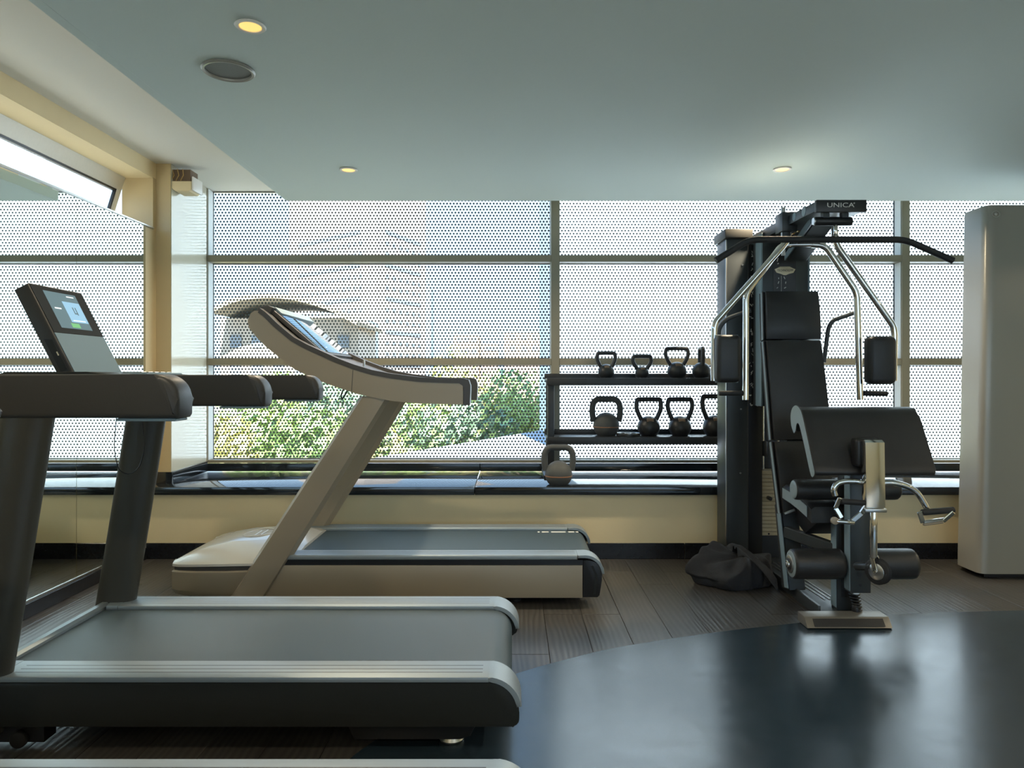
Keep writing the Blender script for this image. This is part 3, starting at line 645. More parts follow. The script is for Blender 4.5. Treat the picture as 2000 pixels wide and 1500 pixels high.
# ------------------------------------------------------------------ multi-gym
def multi_gym():
    CX = 1.54
    t = thing('multi_gym', 'black multi-gym with padded seat, lat bar and chrome press arms', 'gym machine', (CX, 3.8, 0))
    # floor frame
    bf = prism('base_plate', 'frameM', t, [(1.465, .006), (1.665, .006), (1.665, .032), (1.655, .036), (1.475, .036), (1.465, .032)], 'Y', 3.362, 4.42, .002)
    box('base_flange', 'frameM', bf, 1.452, 1.4645, 3.40, 4.42, .006, .062, .002)
    fp = prism('foot_plate', 'fplate', t, [(3.245, .010), (3.252, .006), (3.36, .006), (3.36, .050), (3.285, .050), (3.278, .047)], 'X', 1.338, 1.725, .004)
    d = Vector((.047, .040)).normalized()
    prism('foot_pad', 'rubber', fp, [(3.2475, .0155), (3.2735, .0425), (3.2705, .0445), (3.2445, .0175)], 'X', 1.372, 1.692, .001)
    for k in range(3): tube('cable', 'steel', t, [(1.50+.03*k, 4.2, .06), (1.505+.025*k, 3.45, .075)], .004, 8)
    # weight tower
    tw = box('stack_shroud', 'frameM', t, 1.268, 1.405, 4.25, 4.44, .03, 1.97, .012, 3)
    box('shroud_highlight', 'steel', tw, 1.2665, 1.274, 4.247, 4.258, .05, 1.96, .002)  # bright strip standing in for the highlight on the rounded corner
    box('inner_shroud', 'black', t, 1.405, 1.491, 4.27, 4.44, .03, 1.965, .003)
    box('top_cap', 'dgrey2', t, 1.255, 1.42, 4.22, 4.46, 1.965, 2.02, .006)
    box('rear_foot', 'frameM', t, 1.25, 1.75, 4.24, 4.45, .002, .03, .004)
    for px, py in ((1450, 517), (1447, 799), (1446, 924)):
        v = Q(px, py, 4.25); cyl('screw', 'steel', tw, (v.x, 4.25, v.z), (v.x, 4.2465, v.z), .006, 10)
    # printed exercise figures down the inner shroud
    bm = bmesh.new(); rnd = random.Random(3)
    for k in range(17):
        z = 1.95-.075*k if k < 8 else 1.66-.062*(k-4)
        if z < .95: continue
        for s in range(3):
            a = Vector((1.428+rnd.uniform(-.008, .008), 4.2685, z+rnd.uniform(-.012, .012))); b = a+Vector((rnd.uniform(-.014, .014), 0, rnd.uniform(-.02, .02)))
            bm_tube([a, b], .0022, 5, bm=bm)
            a = a+Vector((.034, 0, 0)); bm_tube([a, a+Vector((rnd.uniform(-.012, .012), 0, rnd.uniform(-.015, .015)))], .002, 5, bm=bm)
    fin('exercise_print', bm, 'whitep', t)['kind'] = 'stuff'
    # central mast with instruction chart
    ma = box('mast', 'frameM', t, 1.412, 1.683, 4.06, 4.20, .98, 1.965, .006)
    box('mast_lit_edge', 'ledgl', ma, 1.4095, 1.419, 4.055, 4.15, .98, 1.96, .002)  # pale strips paint the light caught by the mast edges
    box('mast_lit_edge', 'ledgl', ma, 1.676, 1.686, 4.055, 4.10, .98, 1.96, .002)
    ch = box('instruction_chart', 'black', ma, 1.478, 1.607, 4.056, 4.0595, 1.2, 1.86)
    bpts = [(1.484, 1.755), (1.500, 1.762), (1.515, 1.770), (1.57, 1.770), (1.585, 1.762), (1.602, 1.755), (1.590, 1.735), (1.565, 1.730), (1.55, 1.722), (1.535, 1.722), (1.52, 1.730), (1.496, 1.735)]
    bd = prism('maker_badge', 'badge', ma, bpts, 'Y', 4.050, 4.0555, .001)
    text('badge_lettering', 'TECHNOGYM', .0185, 'black', ma, (1.543, 4.0492, 1.748), sx=.80)
    bm = bmesh.new()
    for k in range(12):
        for xx in (1.503, 1.545):
            z = 1.70-.026*k
            if k % 4 == 3: continue
            bm_tube([(xx+rnd.uniform(-.007, .007), 4.0555, z), (xx+rnd.uniform(-.009, .009), 4.0555, z+rnd.uniform(.006, .016))], .0024, 5, bm=bm)
    bm_tube([(1.524, 4.0555, 1.25), (1.524, 4.0555, 1.72)], .0008, 5, bm=bm)
    bm_tube([(1.50, 4.0555, 1.80), (1.505, 4.0555, 1.82)], .003, 5, bm=bm); bm_tube([(1.503, 4.0555, 1.785), (1.508, 4.0555, 1.79)], .003, 5, bm=bm)
    fin('chart_print', bm, 'whitep', ma)['kind'] = 'stuff'
    box('stack_back', 'black', t, 1.492, 1.70, 4.425, 4.44, .03, 1.5)
    # weight stack
    bm0 = bmesh.new(); me = None
    for k in range(17):
        z = .198+.0228*k
        if me is None:
            o = box('weight_plate', 'plate', t, 1.494, 1.625, 4.285, 4.40, z, z+.0212, .002, 1); me = o
        else:
            o = me.copy(); C.objects.link(o); o.location = (0, 0, .0228*k)
        cyl('pin_hole', 'black', o, (1.535, 4.2835, .2085), (1.535, 4.2855, .2085), .006, 8)
    cyl('guide_rod', 'chrome', t, (1.515, 4.33, .58), (1.515, 4.33, 1.9), .008, 10); cyl('guide_rod', 'chrome', t, (1.605, 4.33, .58), (1.605, 4.33, 1.9), .008, 10)
    cyl('stack_selector', 'black', t, (1.52, 4.33, .67), (1.52, 4.33, .76), .022, 14, .006)
    cyl('selector_pin', 'black', t, (1.53, 4.24, .425), (1.53, 4.284, .425), .012, 12, .003)
    # boom
    bo = prism('boom', 'frameM', t, [(3.52, 1.93), (3.375, 1.925), (3.375, 1.972), (4.42, 1.990), (4.42, 1.93)], 'X', 1.425, 1.655, .004)
    hd = box('boom_head', 'black', t, 1.424, 1.660, 3.352, 3.376, 1.919, 1.976, .003)
    text('head_lettering', 'UNICA', .030, 'whitep', hd, (1.536, 3.3512, 1.950), sx=1.38)
    text('head_mark', '®', .010, 'whitep', hd, (1.600, 3.3512, 1.959))
    for yy, rr in ((3.62, .020), (3.50, .024)): cyl('boom_hole', 'ledgl', bo, (1.4255, yy, 1.955), (1.4235, yy, 1.955), rr, 20)
    box('boom_clamp', 'frameM', t, 1.395, 1.475, 3.70, 3.80, 1.90, 2.0, .004)
    cyl('clamp_pin', 'steel', t, (1.415, 3.74, 1.78), (1.415, 3.74, 2.03), .011, 12); cyl('clamp_rod', 'frameM', t, (1.43, 3.74, 1.85), (1.43, 3.74, 1.9), .024, 16)
    # pulley housing and swivel hook
    cyl('pulley_drum', 'black', t, (1.435, 3.40, 1.885), (1.61, 3.40, 1.885), .021, 18, .004)
    cyl('drum_end', 'steel', t, (1.428, 3.40, 1.885), (1.4345, 3.40, 1.885), .017, 16)
    for xx in (1.47, 1.56): box('drum_hanger', 'frameM', t, xx, xx+.03, 3.385, 3.415, 1.90, 1.93)
    cyl('hook_link', 'chrome', t, (1.535, 3.40, 1.82), (1.535, 3.40, 1.872), .010, 10, .003)
    lathe('hook_ball', 'chrome', t, [(.002, -.014), (.010, -.010), (.014, 0), (.010, .010), (.002, .014)], (1.535, 3.40, 1.815), 12)
    # lat bar
    lb = [Q(1398, 509, 3.40), Q(1463, 468, 3.40), Q(1768, 468, 3.40), Q(1861, 509, 3.40)]
    tube('lat_bar', 'rubber', t, fillet(lb, .05, 6), .0155, 14)
    # diagonal boom brace
    beam('boom_brace', 'frameM', t, Q(1618, 424, 3.55), Q(1556, 508, 3.98), .105, .012, up=(0, -.6, .8))
    beam('brace_web', 'ledgl', t, Q(1588, 430, 3.55)+Vector((-.01, 0, 0)), Q(1533, 503, 3.98), .006, .035, up=(0, -.6, .8), bev=0)
    # brass fittings behind the boom
    for px, py in ((1548, 452), (1558, 447), (1567, 441)): v = Q(px, py, 3.85); lathe('pulley', 'brass', t, [(.004, -.008), (.020, -.008), (.016, 0), (.020, .008), (.004, .008)], v, 16, axis='X')
    beam('cable_hook', 'brass', t, Q(1540, 452, 3.84), Q(1550, 470, 3.84), .010, .008, bev=0)
    # press arms (chrome) - outer pair with pads, inner pair with grips
    YA = 3.76
    cross = tube('arm_yoke', 'chrome', t, [Q(1528, 478, YA+.02), Q(1612, 478, YA+.02)], .013, 12)
    tube('press_arm', 'chrome', t, fillet([Q(1537, 470, YA-.06), Q(1528, 482, YA-.06), Q(1398, 628, YA-.05), Q(1395, 640, YA-.05), Q(1394, 744, YA-.05)], [0, .03, .06, .03, 0], 5), .0165, 14)
    tube('press_arm', 'chrome', t, fillet([Q(1628, 440, YA-.06), Q(1633, 478, YA-.06), Q(1744, 636, YA-.05), Q(1747, 650, YA-.05), Q(1746, 744, YA-.05)], [0, .03, .06, .03, 0], 5), .0165, 14)
    tube('grip_arm', 'chrome', t, fillet([Q(1545, 478, YA+.02), Q(1526, 480, YA+.02), Q(1460, 570, YA), Q(1457, 580, YA), Q(1456, 781, YA)], [0, .05, .06, .03, 0], 5), .0165, 14)
    tube('grip_arm', 'chrome', t, fillet([Q(1585, 478, YA+.02), Q(1612, 480, YA+.02), Q(1670, 566, YA), Q(1674, 580, YA), Q(1680, 781, YA)], [0, .05, .06, .03, 0], 5), .0165, 14)
    a = Q(1452, 768, YA); b = Q(1404, 768, YA); cyl('hand_grip', 'rubber', t, a, b, .0135, 14, .004)
    a = Q(1686, 768, YA); b = Q(1733, 769, YA); cyl('hand_grip', 'rubber', t, a, b, .0135, 14, .004)
    for px0, px1, py0, py1, yy, rot in ((1397, 1445, 654, 747, YA-.09, 0), (1694, 1747, 657, 750, YA-.09, 1)):
        a = Q(px0, py1, yy); b = Q(px1, py0, yy)
        p = box('arm_pad', 'leather', t, a.x, b.x, yy-.035, yy+.055, a.z, b.z, .026, 4)
        box('pad_welt', 'piping', p, a.x+.004, b.x-.004, yy+.014, yy+.018, a.z-.0015, b.z+.0015, .001, 1)
    # rear press handles in grey
    tube('rear_handle', 'frameM', t, fillet([Q(1466, 606, 4.0), Q(1420, 622, 4.0), Q(1404, 640, 4.0), Q(1402, 700, 4.0)], .04, 5), .012, 10)
    tube('rear_handle', 'frameM', t, fillet([Q(1672, 610, 4.0), Q(1626, 626, 4.0), Q(1618, 640, 4.0), Q(1609, 708, 4.0)], .04, 5), .012, 10)
    # backrest of three cushions, side faces in grey
    def cushion(name, py0, py1, Y0, Y1, x0a, x1a, x0b, x1b, th=.055, bulge=.02):
        A0 = Q(x0a, py0, Y0); A1 = Q(x1a, py0, Y0); B0 = Q(x0b, py1, Y1); B1 = Q(x1b, py1, Y1)
        nn = Vector((0, -(A0.z-B0.z), Y0-Y1)).normalized()
        secs = []
        for i in range(9):
            s = i/8; L0 = A0.lerp(B0, s); L1 = A1.lerp(B1, s); e = math.sin(math.pi*s)**.4
            bu = bulge*e; ring = []
            for f, o in ((0, -th), (0, -.012), (.03, bu*.55), (.10, bu*.9), (.5, bu), (.90, bu*.9), (.97, bu*.55), (1, -.012), (1, -th)):
                ring.append(L0.lerp(L1, f)+nn*o)
            secs.append(ring)
        c = fin(name, bm_loft(secs), 'leather', t, .7)
        sd = [Vector(s[0])+Vector((-.0015, 0, 0))+nn*.006 for s in secs]
        bm = bmesh.new()
        bm_loft([[p+nn*(th-.012), p+nn*.004, p+nn*.004+Vector((-.004, 0, 0)), p+nn*(th-.012)+Vector((-.004, 0, 0))] for p in sd], bm)
        fin('side_panel', bm, 'piping', c, .7)
        for o in (.002, th-.010):
            tube('piping', 'leather', c, [p+nn*o+Vector((-.004, 0, 0)) for p in sd], .004, 6)
        return c
    cushion('headrest', 569, 662, 3.95, 3.90, 1492, 1600, 1494, 1606, bulge=.03)
    cushion('back_cushion', 665, 858, 3.895, 3.79, 1494, 1606, 1509, 1628)
    cushion('lower_cushion', 862, 1002, 3.785, 3.70, 1510, 1629, 1527, 1652)
    beam('back_post', 'frameM', t, (CX-.01, 3.99, 1.58), (CX-.02, 3.79, .40), .10, .05)
    pp = beam('seat_post', 'frameM', t, Q(1535, 985, 3.78), Q(1550, 1150, 3.72), .085, .10, up=(0, -1, 0))
    beam('post_lit_face', 'ledgl', t, Q(1521, 1000, 3.74), Q(1536, 1148, 3.68), .004, .05, up=(0, -1, 0), bev=0)  # pale sheet paints the window light on the post's left side
    # seat
    ss = []
    for yy, zt_, hw in ((3.70, .592, .15), (3.60, .585, .15), (3.50, .570, .148), (3.42, .548, .14), (3.40, .53, .13)):
        ss.append([(CX+.01-hw, yy, zt_-.075), (CX+.01-hw, yy, zt_-.012), (CX+.01-hw+.015, yy, zt_), (CX+.01+hw-.015, yy, zt_), (CX+.01+hw, yy, zt_-.012), (CX+.01+hw, yy, zt_-.075)])
    st = fin('seat', bm_loft(ss), 'leather', t, .6)
    bm = bmesh.new(); bm_loft([[(s[0][0]-.002, s[0][1], s[0][2]+.006), (s[0][0]-.002, s[0][1], s[0][2]+.058), (s[0][0]-.005, s[0][1], s[0][2]+.058), (s[0][0]-.005, s[0][1], s[0][2]+.006)] for s in ss[:-1]], bm)
    fin('side_panel', bm, 'piping', st)
    prism('seat_bracket', 'black', t, [(3.72, .515), (3.44, .47), (3.46, .44), (3.60, .36), (3.72, .40)], 'X', CX-.07, CX+.09, .006)
    cyl('adjust_lever', 'steel', t, Q(1532, 1004, 3.6), Q(1552, 996, 3.6), .008, 8)
    beam('seat_brace', 'frameM', t, Q(1535, 1038, 3.70), Q(1640, 1075, 3.44), .04, .055)
    beam('seat_brace', 'frameM', t, Q(1602, 1020, 3.70)+Vector((.05, 0, 0)), Q(1650, 1045, 3.46)+Vector((.05, 0, 0)), .03, .035)
    # front post
    fpx = box('front_post', 'frameM', t, 1.545, 1.625, 3.41, 3.47, .03, .66, .004)
    box('post_lit_face', 'ledgl', fpx, 1.5425, 1.5448, 3.412, 3.468, .05, .63)  # left side lit by the window, painted as a pale sheet
    box('post_slot', 'black', fpx, 1.566, 1.592, 3.4085, 3.4098, .10, .60)
    # leg-extension lever box
    a = Q(1655, 1155, 3.30); b = Q(1695, 925, 3.30)
    lv = box('lever_arm', 'frameM', t, a.x, b.x, 3.27, 3.33, a.z, b.z, .004)
    box('lever_lit_face', 'ledgl', lv, a.x-.003, a.x-.0003, 3.272, 3.325, a.z+.01, b.z-.01)  # pale sheet paints the lit left side of the lever
    for px, py, rr in ((1678, 1122, .012), (1680, 1143, .007)): v = Q(px, py, 3.27); cyl('adjust_hole', 'black', lv, (v.x, 3.271, v.z), (v.x, 3.2685, v.z), rr, 14)
    # foam rollers: upper thigh pair (one long) and lower leg pair
    def roller(x0, x1, y, z, r, nm):
        c = fin(nm, bm_tube([(x0, y, z), (x0+.006, y, z), (x0+.02, y, z), ((x0+x1)/2, y, z), (x1-.02, y, z), (x1-.006, y, z), (x1, y, z)], [r*.88, r*.97, r, r*1.0, r, r*.97, r*.88], 28), 'leather', t, .8)
        for xx, sg in ((x0, -1), (x1, 1)):
            lathe('end_disc', 'piping', c, [(.001, sg*.004), (r*.55, sg*.004), (r*.80, sg*.003), (r*.87, sg*.0005), (.001, sg*.0005)], (xx, y, z), 24, axis='X')
        return c
    z = Q(0, 1104, 3.32).z
    r1 = roller(Q(1549, 0, 3.32).x, Q(1648, 0, 3.32).x, 3.345, z, .070, 'leg_roller')
    r2 = roller(Q(1693, 0, 3.32).x, Q(1790, 0, 3.32).x, 3.345, z, .070, 'leg_roller')
    xx = Q(1549, 0, 3.32).x
    for rr, o, m in ((.042, .0045, 'steel'), (.026, .009, 'dgrey2'), (.018, .016, 'chrome'), (.008, .020, 'steel')):
        cyl('axle_cap', m, r1, (xx-.004, 3.345, z), (xx-.004-o, 3.345, z), rr, 20, .002)
    cyl('roller_axle', 'chrome', t, (1.30, 3.345, z), (1.86, 3.345, z), .012, 12)
    z = Q(0, 956, 3.40).z
    roller(Q(1550, 0, 3.40).x, Q(1752, 0, 3.40).x, 3.40, z, .049, 'thigh_roller')
    cyl('thigh_axle', 'black', t, (1.60, 3.40, z-.02), (1.60, 3.40, z-.08), .02, 12)
    # arm-curl pad: hooked profile swept sideways
    def pd(px, py, Yd): v = Q(px, py, Yd); return (v.y, v.z)
    prof = [(3.305, .895), (3.330, .925), (3.338, .965), (3.322, .996), (3.285, 1.010), (3.245, 1.000), (3.215, .972), (3.165, .885), (3.10, .765), (3.085, .735), (3.10, .722), (3.120, .735), (3.185, .850), (3.235, .930), (3.262, .944), (3.282, .932), (3.292, .902)]
    prof = fillet2(prof+[prof[0]], 3)[:-1]
    pc = prism('curl_pad', 'leather', t, prof, 'X', 1.303, 1.828, .010, 3)
    cxm = sum(p[0] for p in prof)/len(prof); czm = sum(p[1] for p in prof)/len(prof)
    pin = []
    N = len(prof)
    for i, p in enumerate(prof):
        a = Vector(prof[i-1]); b = Vector(prof[(i+1) % N]); dd = (b-a).normalized(); nn = Vector((-dd.y, dd.x)); pin.append(tuple(Vector(p)-nn*.006))
    prism('side_panel', 'piping', pc, pin, 'X', 1.2995, 1.3027)
    tube('piping', 'leather', pc, [(1.302, a, b) for a, b in pin], .0028, 6, True)
    beam('pad_bracket', 'frameM', t, (1.575, 3.22, .86), (1.585, 3.42, .62), .07, .05)
    # chrome front hanger
    a = Q(1690, 990, 3.02); b = Q(1728, 868, 3.02)
    hg = prism('hanger_plate', 'chrome', t, [(3.012, a.z), (3.018, a.z-.006), (3.05, a.z-.006), (3.06, b.z-.02), (3.055, b.z+.012), (3.035, b.z+.018), (3.018, b.z+.008)], 'X', a.x, b.x, .004)
    box('hanger_bracket', 'black', t, a.x-.018, b.x+.014, 3.061, 3.12, b.z-.10, b.z+.02, .012, 3)
    box('hanger_lip', 'steel', t, a.x-.004, b.x+.004, 3.008, 3.04, a.z-.022, a.z-.0065, .003)
    # chrome curl bar with two pivoting grips
    YC = 3.055
    cb = [Q(1631, 968, YC), Q(1629, 954, YC), Q(1640, 942, YC), Q(1668, 940, YC), Q(1700, 945, YC), Q(1745, 943, YC), Q(1785, 957, YC), Q(1806, 985, YC), Q(1812, 1000, YC)]
    cbs = []
    for i in range(len(cb)-1):
        p0 = cb[max(i-1, 0)]; p1 = cb[i]; p2 = cb[i+1]; p3 = cb[min(i+2, len(cb)-1)]
        for j in range(5):
            s = j/5; cbs.append(.5*((2*p1)+(p2-p0)*s+(2*p0-5*p1+4*p2-p3)*s*s+(3*p1-p0-3*p2+p3)*s**3))
    cbs.append(cb[-1])
    tube('curl_bar', 'chrome', t, cbs, .0125, 12)
    g1 = cyl('curl_grip', 'rubber', t, Q(1642, 979, 3.03), Q(1696, 983, 3.03), .0125, 14, .003)
    beam('stirrup_side', 'chrome', g1, Q(1641, 972, 3.025), Q(1632, 993, 3.035), .008, .020, up=(1, 0, .4)); beam('stirrup_side', 'chrome', g1, Q(1632, 992, 3.035), Q(1644, 1012, 3.03), .008, .020, up=(1, 0, -.4))
    beam('stirrup_side', 'chrome', g1, Q(1694, 985, 3.025), Q(1682, 1003, 3.03), .008, .024, up=(1, 0, .4)); beam('stirrup_side', 'chrome', g1, Q(1683, 1002, 3.03), Q(1664, 1018, 3.03), .008, .022, up=(.6, 0, 1))
    cyl('stirrup_bar', 'chrome', g1, Q(1633, 1018, 3.03), Q(1668, 1021, 3.03), .0095, 12, .002)
    cyl('stirrup_eye', 'champ', g1, Q(1630, 1017, 3.03)+Vector((0, -.008, 0)), Q(1630, 1017, 3.03)+Vector((0, .008, 0)), .016, 14, .002)
    g2 = cyl('curl_grip', 'rubber', t, Q(1800, 1001, 3.03), Q(1863, 996, 3.03), .0135, 14, .003)
    beam('stirrup_side', 'chrome', g2, Q(1796, 999, 3.02), Q(1803, 1021, 3.03), .008, .022, up=(1, 0, 0)); beam('stirrup_side', 'chrome', g2, Q(1863, 1000, 3.02), Q(1842, 1018, 3.03), .008, .022, up=(1, 0, .3))
    beam('stirrup_bar', 'chrome', g2, Q(1803, 1020, 3.03), Q(1846, 1014, 3.03), .012, .014)
    beam('stirrup_bar', 'champ', g2, Q(1803, 1025, 3.03), Q(1842, 1020, 3.03), .014, .008)
    # hanging chrome rod and cable pulley
    cyl('drop_rod', 'chrome', t, Q(1706, 988, 3.10), Q(1706, 1090, 3.10), .0155, 16, .003)
    v = Q(1715, 1116, 3.10)
    dirn = Vector((.86, .5, 0)).normalized()
    pw = fin('cable_pulley', bm_tube([v-dirn*.014, v-dirn*.010, v-dirn*.004, v+dirn*.004, v+dirn*.010, v+dirn*.014], [.050, .056, .048, .048, .056, .050], 30), 'rubber', t, .8)
    fin('pulley_disc', bm_tube([v-dirn*.0165, v-dirn*.0145], [.034, .036], 24), 'steel', pw, .8)
    beam('pulley_fork', 'chrome', pw, Q(1702, 1085, 3.10), v-dirn*.020, .020, .005, up=dirn, bev=.001); beam('pulley_fork', 'chrome', pw, Q(1711, 1085, 3.11), v+dirn*.018, .020, .005, up=dirn, bev=.001)
    cyl('pulley_axle', 'chrome', pw, v-dirn*.026, v+dirn*.024, .007, 10)
    cyl('pulley_stub', 'frameM', t, Q(1672, 1106, 3.22), Q(1704, 1106, 3.12), .018, 16, .004)
    # bolts and spring at the foot of the front post
    for k in range(7): v = Q(1668+k*1.5, 1160+6*k, 3.36); lathe('spring_coil', 'black', t, [(.012, -.006), (.024-.001*k, -.004), (.026-.001*k, 0), (.024-.001*k, .004), (.012, .006)], v, 14)
    lathe('foot_knob', 'black', t, [(.004, -.03), (.018, -.026), (.022, 0), (.018, .02), (.010, .028), (.004, .03)], Q(1672, 1190, 3.36), 14)
    return t
multi_gym()

# ------------------------------------------------------------------ kettlebell rack and bells
ZS = .456
rk = thing('kettlebell_rack', 'black two-shelf steel rack standing on the window sill', 'rack', (.84, 5.05, ZS))
RX0, RX1 = .245, 1.60
for xx in (RX0, RX1-.045):
    for yy in (4.92, 5.17): box('post', 'iron', rk, xx, xx+.045, yy, yy+.03, ZS+.001, 1.135, .003)
    box('foot', 'iron', rk, xx-.03, xx+.05, 4.86, 5.22, ZS+.0005, ZS+.022, .004)
for zt_, nm in ((1.135, 'shelf'), (.732, 'shelf')):
    s = box(nm, 'iron', rk, RX0-.005, RX1, 4.905, 5.20, zt_-.012, zt_, .003)
    box('shelf_lip', 'iron', s, RX0-.006, RX1, 4.893, 4.904, zt_-.048, zt_+.004, .003)
    box('back_rail', 'iron', s, RX0-.01, RX1, 5.201, 5.215, zt_-.01, zt_+.035, .003)
def kettlebell(px, Y, zb, ball_px, handle_px, top_px_h, label, mat='iron', side=False, plate=True, stripe=False, grp='kettlebells'):
    k = Y/F; r = ball_px*k/2; hw = handle_px*k/2; H = top_px_h*k; x = (px-HX)*k
    t = thing('kettlebell', label, 'kettlebell', (x, Y, zb), grp)
    base = r*.62; prof = [(.001, 0), (base, 0)]
    zc = math.sqrt(max(0, r*r-base*base))*.95
    a0 = math.degrees(math.asin(max(-1, -zc/r)))
    prof += [(r*math.cos(math.radians(a)), zc+r*math.sin(math.radians(a))) for a in [a0+(88-a0)*i/14 for i in range(15)]]
    lathe('bell', mat, t, prof, (x, Y, zb+.0005), 32)
    tr = r*.23 if stripe else max(.0135, r*.20); zt2 = H-tr; zj = zc+r*(.30 if stripe else .55); wj = (hw-tr)*.90 if stripe else r*.62
    pts = [(-wj, zj), (-hw+tr*1.0, zt2-(zt2-zj)*.45), (-hw+tr*1.2, zt2-.006), (-hw*.55, zt2), (hw*.55, zt2), (hw-tr*1.2, zt2-.006), (hw-tr, zt2-(zt2-zj)*.45), (wj, zj)]
    if stripe: pts = [(-wj, zj), (-hw+tr, zj+(zt2-zj)*.40), (-hw+tr*1.25, zj+(zt2-zj)*.78), (-hw*.52, zt2-.001), (hw*.0, zt2+.001), (hw*.52, zt2-.001), (hw-tr*1.25, zj+(zt2-zj)*.78), (hw-tr, zj+(zt2-zj)*.40), (wj, zj)]
    q = fillet2(pts, 4)
    P = [(x, Y+a, zb+b) if side else (x+a, Y, zb+b) for a, b in q]
    tube('handle', mat, t, P, tr, 12)
    if plate:
        th = thing  # name plate under the handle
        zz = zb+zc+r*.62; yy = Y-r*.74
        pl2 = box('label_plate', 'bronze', t, x-r*.30, x+r*.30, yy-.006, yy+.02, zz-r*.16, zz+r*.20, .004)
    if stripe:
        fin('stripe', bm_lathe([(r*.985, zc-.012), (r*1.004, zc-.011), (r*1.004, zc-.006), (r*.985, zc-.005)], (x, Y, zb+.0005), 40), 'orange', t, .7)
    return t
YK = 5.05; z1 = 1.1355; z2 = .7325
kettlebell(1184, YK, z1, 32, 42, 53, 'small black kettlebell at the left end of the upper rack shelf')
kettlebell(1254, YK, z1, 27, 42, 47, 'smallest black kettlebell, second from left on the upper rack shelf')
kettlebell(1322, YK, z1, 37, 50, 62, 'large black kettlebell, third from left on the upper rack shelf')
kettlebell(1370, YK, z1, 36, 34, 62, 'black kettlebell turned sideways at the right of the upper rack shelf', side=True, plate=False)
kettlebell(1184, YK+.03, z2, 51, 66, 76, 'large grey rubber kettlebell with orange stripe on the lower rack shelf', 'ironr', plate=False, stripe=True)
kettlebell(1267, YK, z2, 44, 55, 75, 'black kettlebell beside the small weight disc on the lower rack shelf')
kettlebell(1328, YK, z2, 44, 55, 75, 'black kettlebell in the middle right of the lower rack shelf')
kettlebell(1396, YK, z2, 46, 56, 81, 'black kettlebell at the right end of the lower shelf, half behind the multi-gym')
kettlebell(1091, 4.60, ZS, 53, 68, 78, 'large grey rubber kettlebell standing on the black window sill', 'ironr', plate=False, stripe=True)
v = Q(1228, 0, 4.97)
dsc = thing('weight_disc', 'small black weight disc lying flat on the lower rack shelf', 'weight plate', (v.x, 4.99, z2))
lathe('disc', 'iron', dsc, [(.016, 0), (.074, 0), (.082, .004), (.082, .018), (.074, .022), (.060, .022), (.056, .016), (.030, .016), (.028, .022), (.016, .022), (.016, 0)], (v.x, 4.99, z2+.0005), 36)
tube('rim', 'steel', dsc, [(v.x+.077*math.cos(a), 4.99+.077*math.sin(a), z2+.0215) for a in [2*math.pi*i/36 for i in range(36)]], .003, 6, True)

# ------------------------------------------------------------------ crumpled bag
bm = bmesh.new(); bmesh.ops.create_icosphere(bm, subdivisions=6, radius=1)
bc = Vector((1.235, 3.985, 0))
for vv in bm.verts:
    p = vv.co.copy(); zz = max(p.z, -.45)
    kx, ky = p.x-.25, p.y+.15; a = math.atan2(ky, kx); d = math.hypot(kx, ky)        # folds run out from the gathered neck
    wob = noise.noise(Vector((p.x*.9, p.y*.9, p.z*.9+4)))
    f1 = .5+.5*math.cos(5*a+3.0*wob+.6); f2 = .5+.5*math.cos(9*a-4.0*wob+3*d)
    fold = (1-abs(math.cos(2.5*a+1.5*wob+.3)))**1.5*.20*min(1, d*1.3)+f2*.10*min(1, d*1.2)
    k = .92+.14*wob+fold; top = max(0, p.z)
    hgt = (zz+.45)*.150*(1+.30*noise.noise(Vector((p.x*1.1+2, p.y*1.1, 1.7))))*(.84+1.3*fold)
    vv.co = Vector((p.x*.190*k*(1+.10*(1-top)), p.y*.155*k, max(.002, hgt)))
    if vv.co.x < -.13 and .05 < vv.co.z < .16: vv.co.x -= .025
for _ in range(2): bmesh.ops.smooth_vert(bm, verts=bm.verts, factor=.5, use_axis_x=True, use_axis_y=True, use_axis_z=True)
# a loose flap of cloth thrown over the top
fv = []
for i_ in range(15):
    row = []
    for j_ in range(9):
        u_, v_ = i_/14, j_/8
        xx = -.02+.19*u_; yy = -.13+.10*v_+.05*math.sin(u_*5)-.04*u_
        zz = .225-.16*u_**1.6+.018*math.sin(v_*9+u_*4)-.05*(abs(v_-.5)*2)**2
        row.append(bm.verts.new((xx, yy, max(.01, zz))))
    fv.append(row)
for A_, B_ in zip(fv, fv[1:]):
    for j_ in range(8): bm.faces.new((A_[j_], A_[j_+1], B_[j_+1], B_[j_]))
o = fin('cloth_bag', bm, 'cloth', None, 2.2); o.location = bc; ORG[o.name] = bc
tag(o, 'crumpled dark grey cloth bag slumped on the floor against the multi-gym', 'bag')

# ------------------------------------------------------------------ tall grey cabinet at the right
cb = thing('equipment_cabinet', 'tall satin grey cabinet with rounded corner at the right edge', 'cabinet', (3.1, 4.3, 0))
def cabsec(z, k): return [(x-.040*k*(1 if x < 2.8 else 0), y, z) for x, y in [(2.90, 4.50), (2.715, 4.295)]+fillet2([(2.692, 4.265), (2.69, 4.22), (2.69, 4.13), (2.692, 4.095), (2.702, 4.072), (2.725, 4.062), (2.76, 4.06)], 4)+[(3.0, 4.06), (3.3, 4.055), (3.6, 4.06), (3.6, 4.50)]]
fin('body', bm_loft([cabsec(.03, 1), cabsec(.10, 1), cabsec(.9, .55), cabsec(2.10, 0), [(3.2+(x-3.2)*.992, 4.3+(y-4.3)*.985, 2.122) for x, y, z in cabsec(2.12, 0)]]), 'cabinet', cb, .5)
prism('plinth', 'black', cb, [(2.90, 4.48), (2.72, 4.27), (2.70, 4.10), (3.58, 4.10), (3.58, 4.48)], 'Z', .001, .0295)
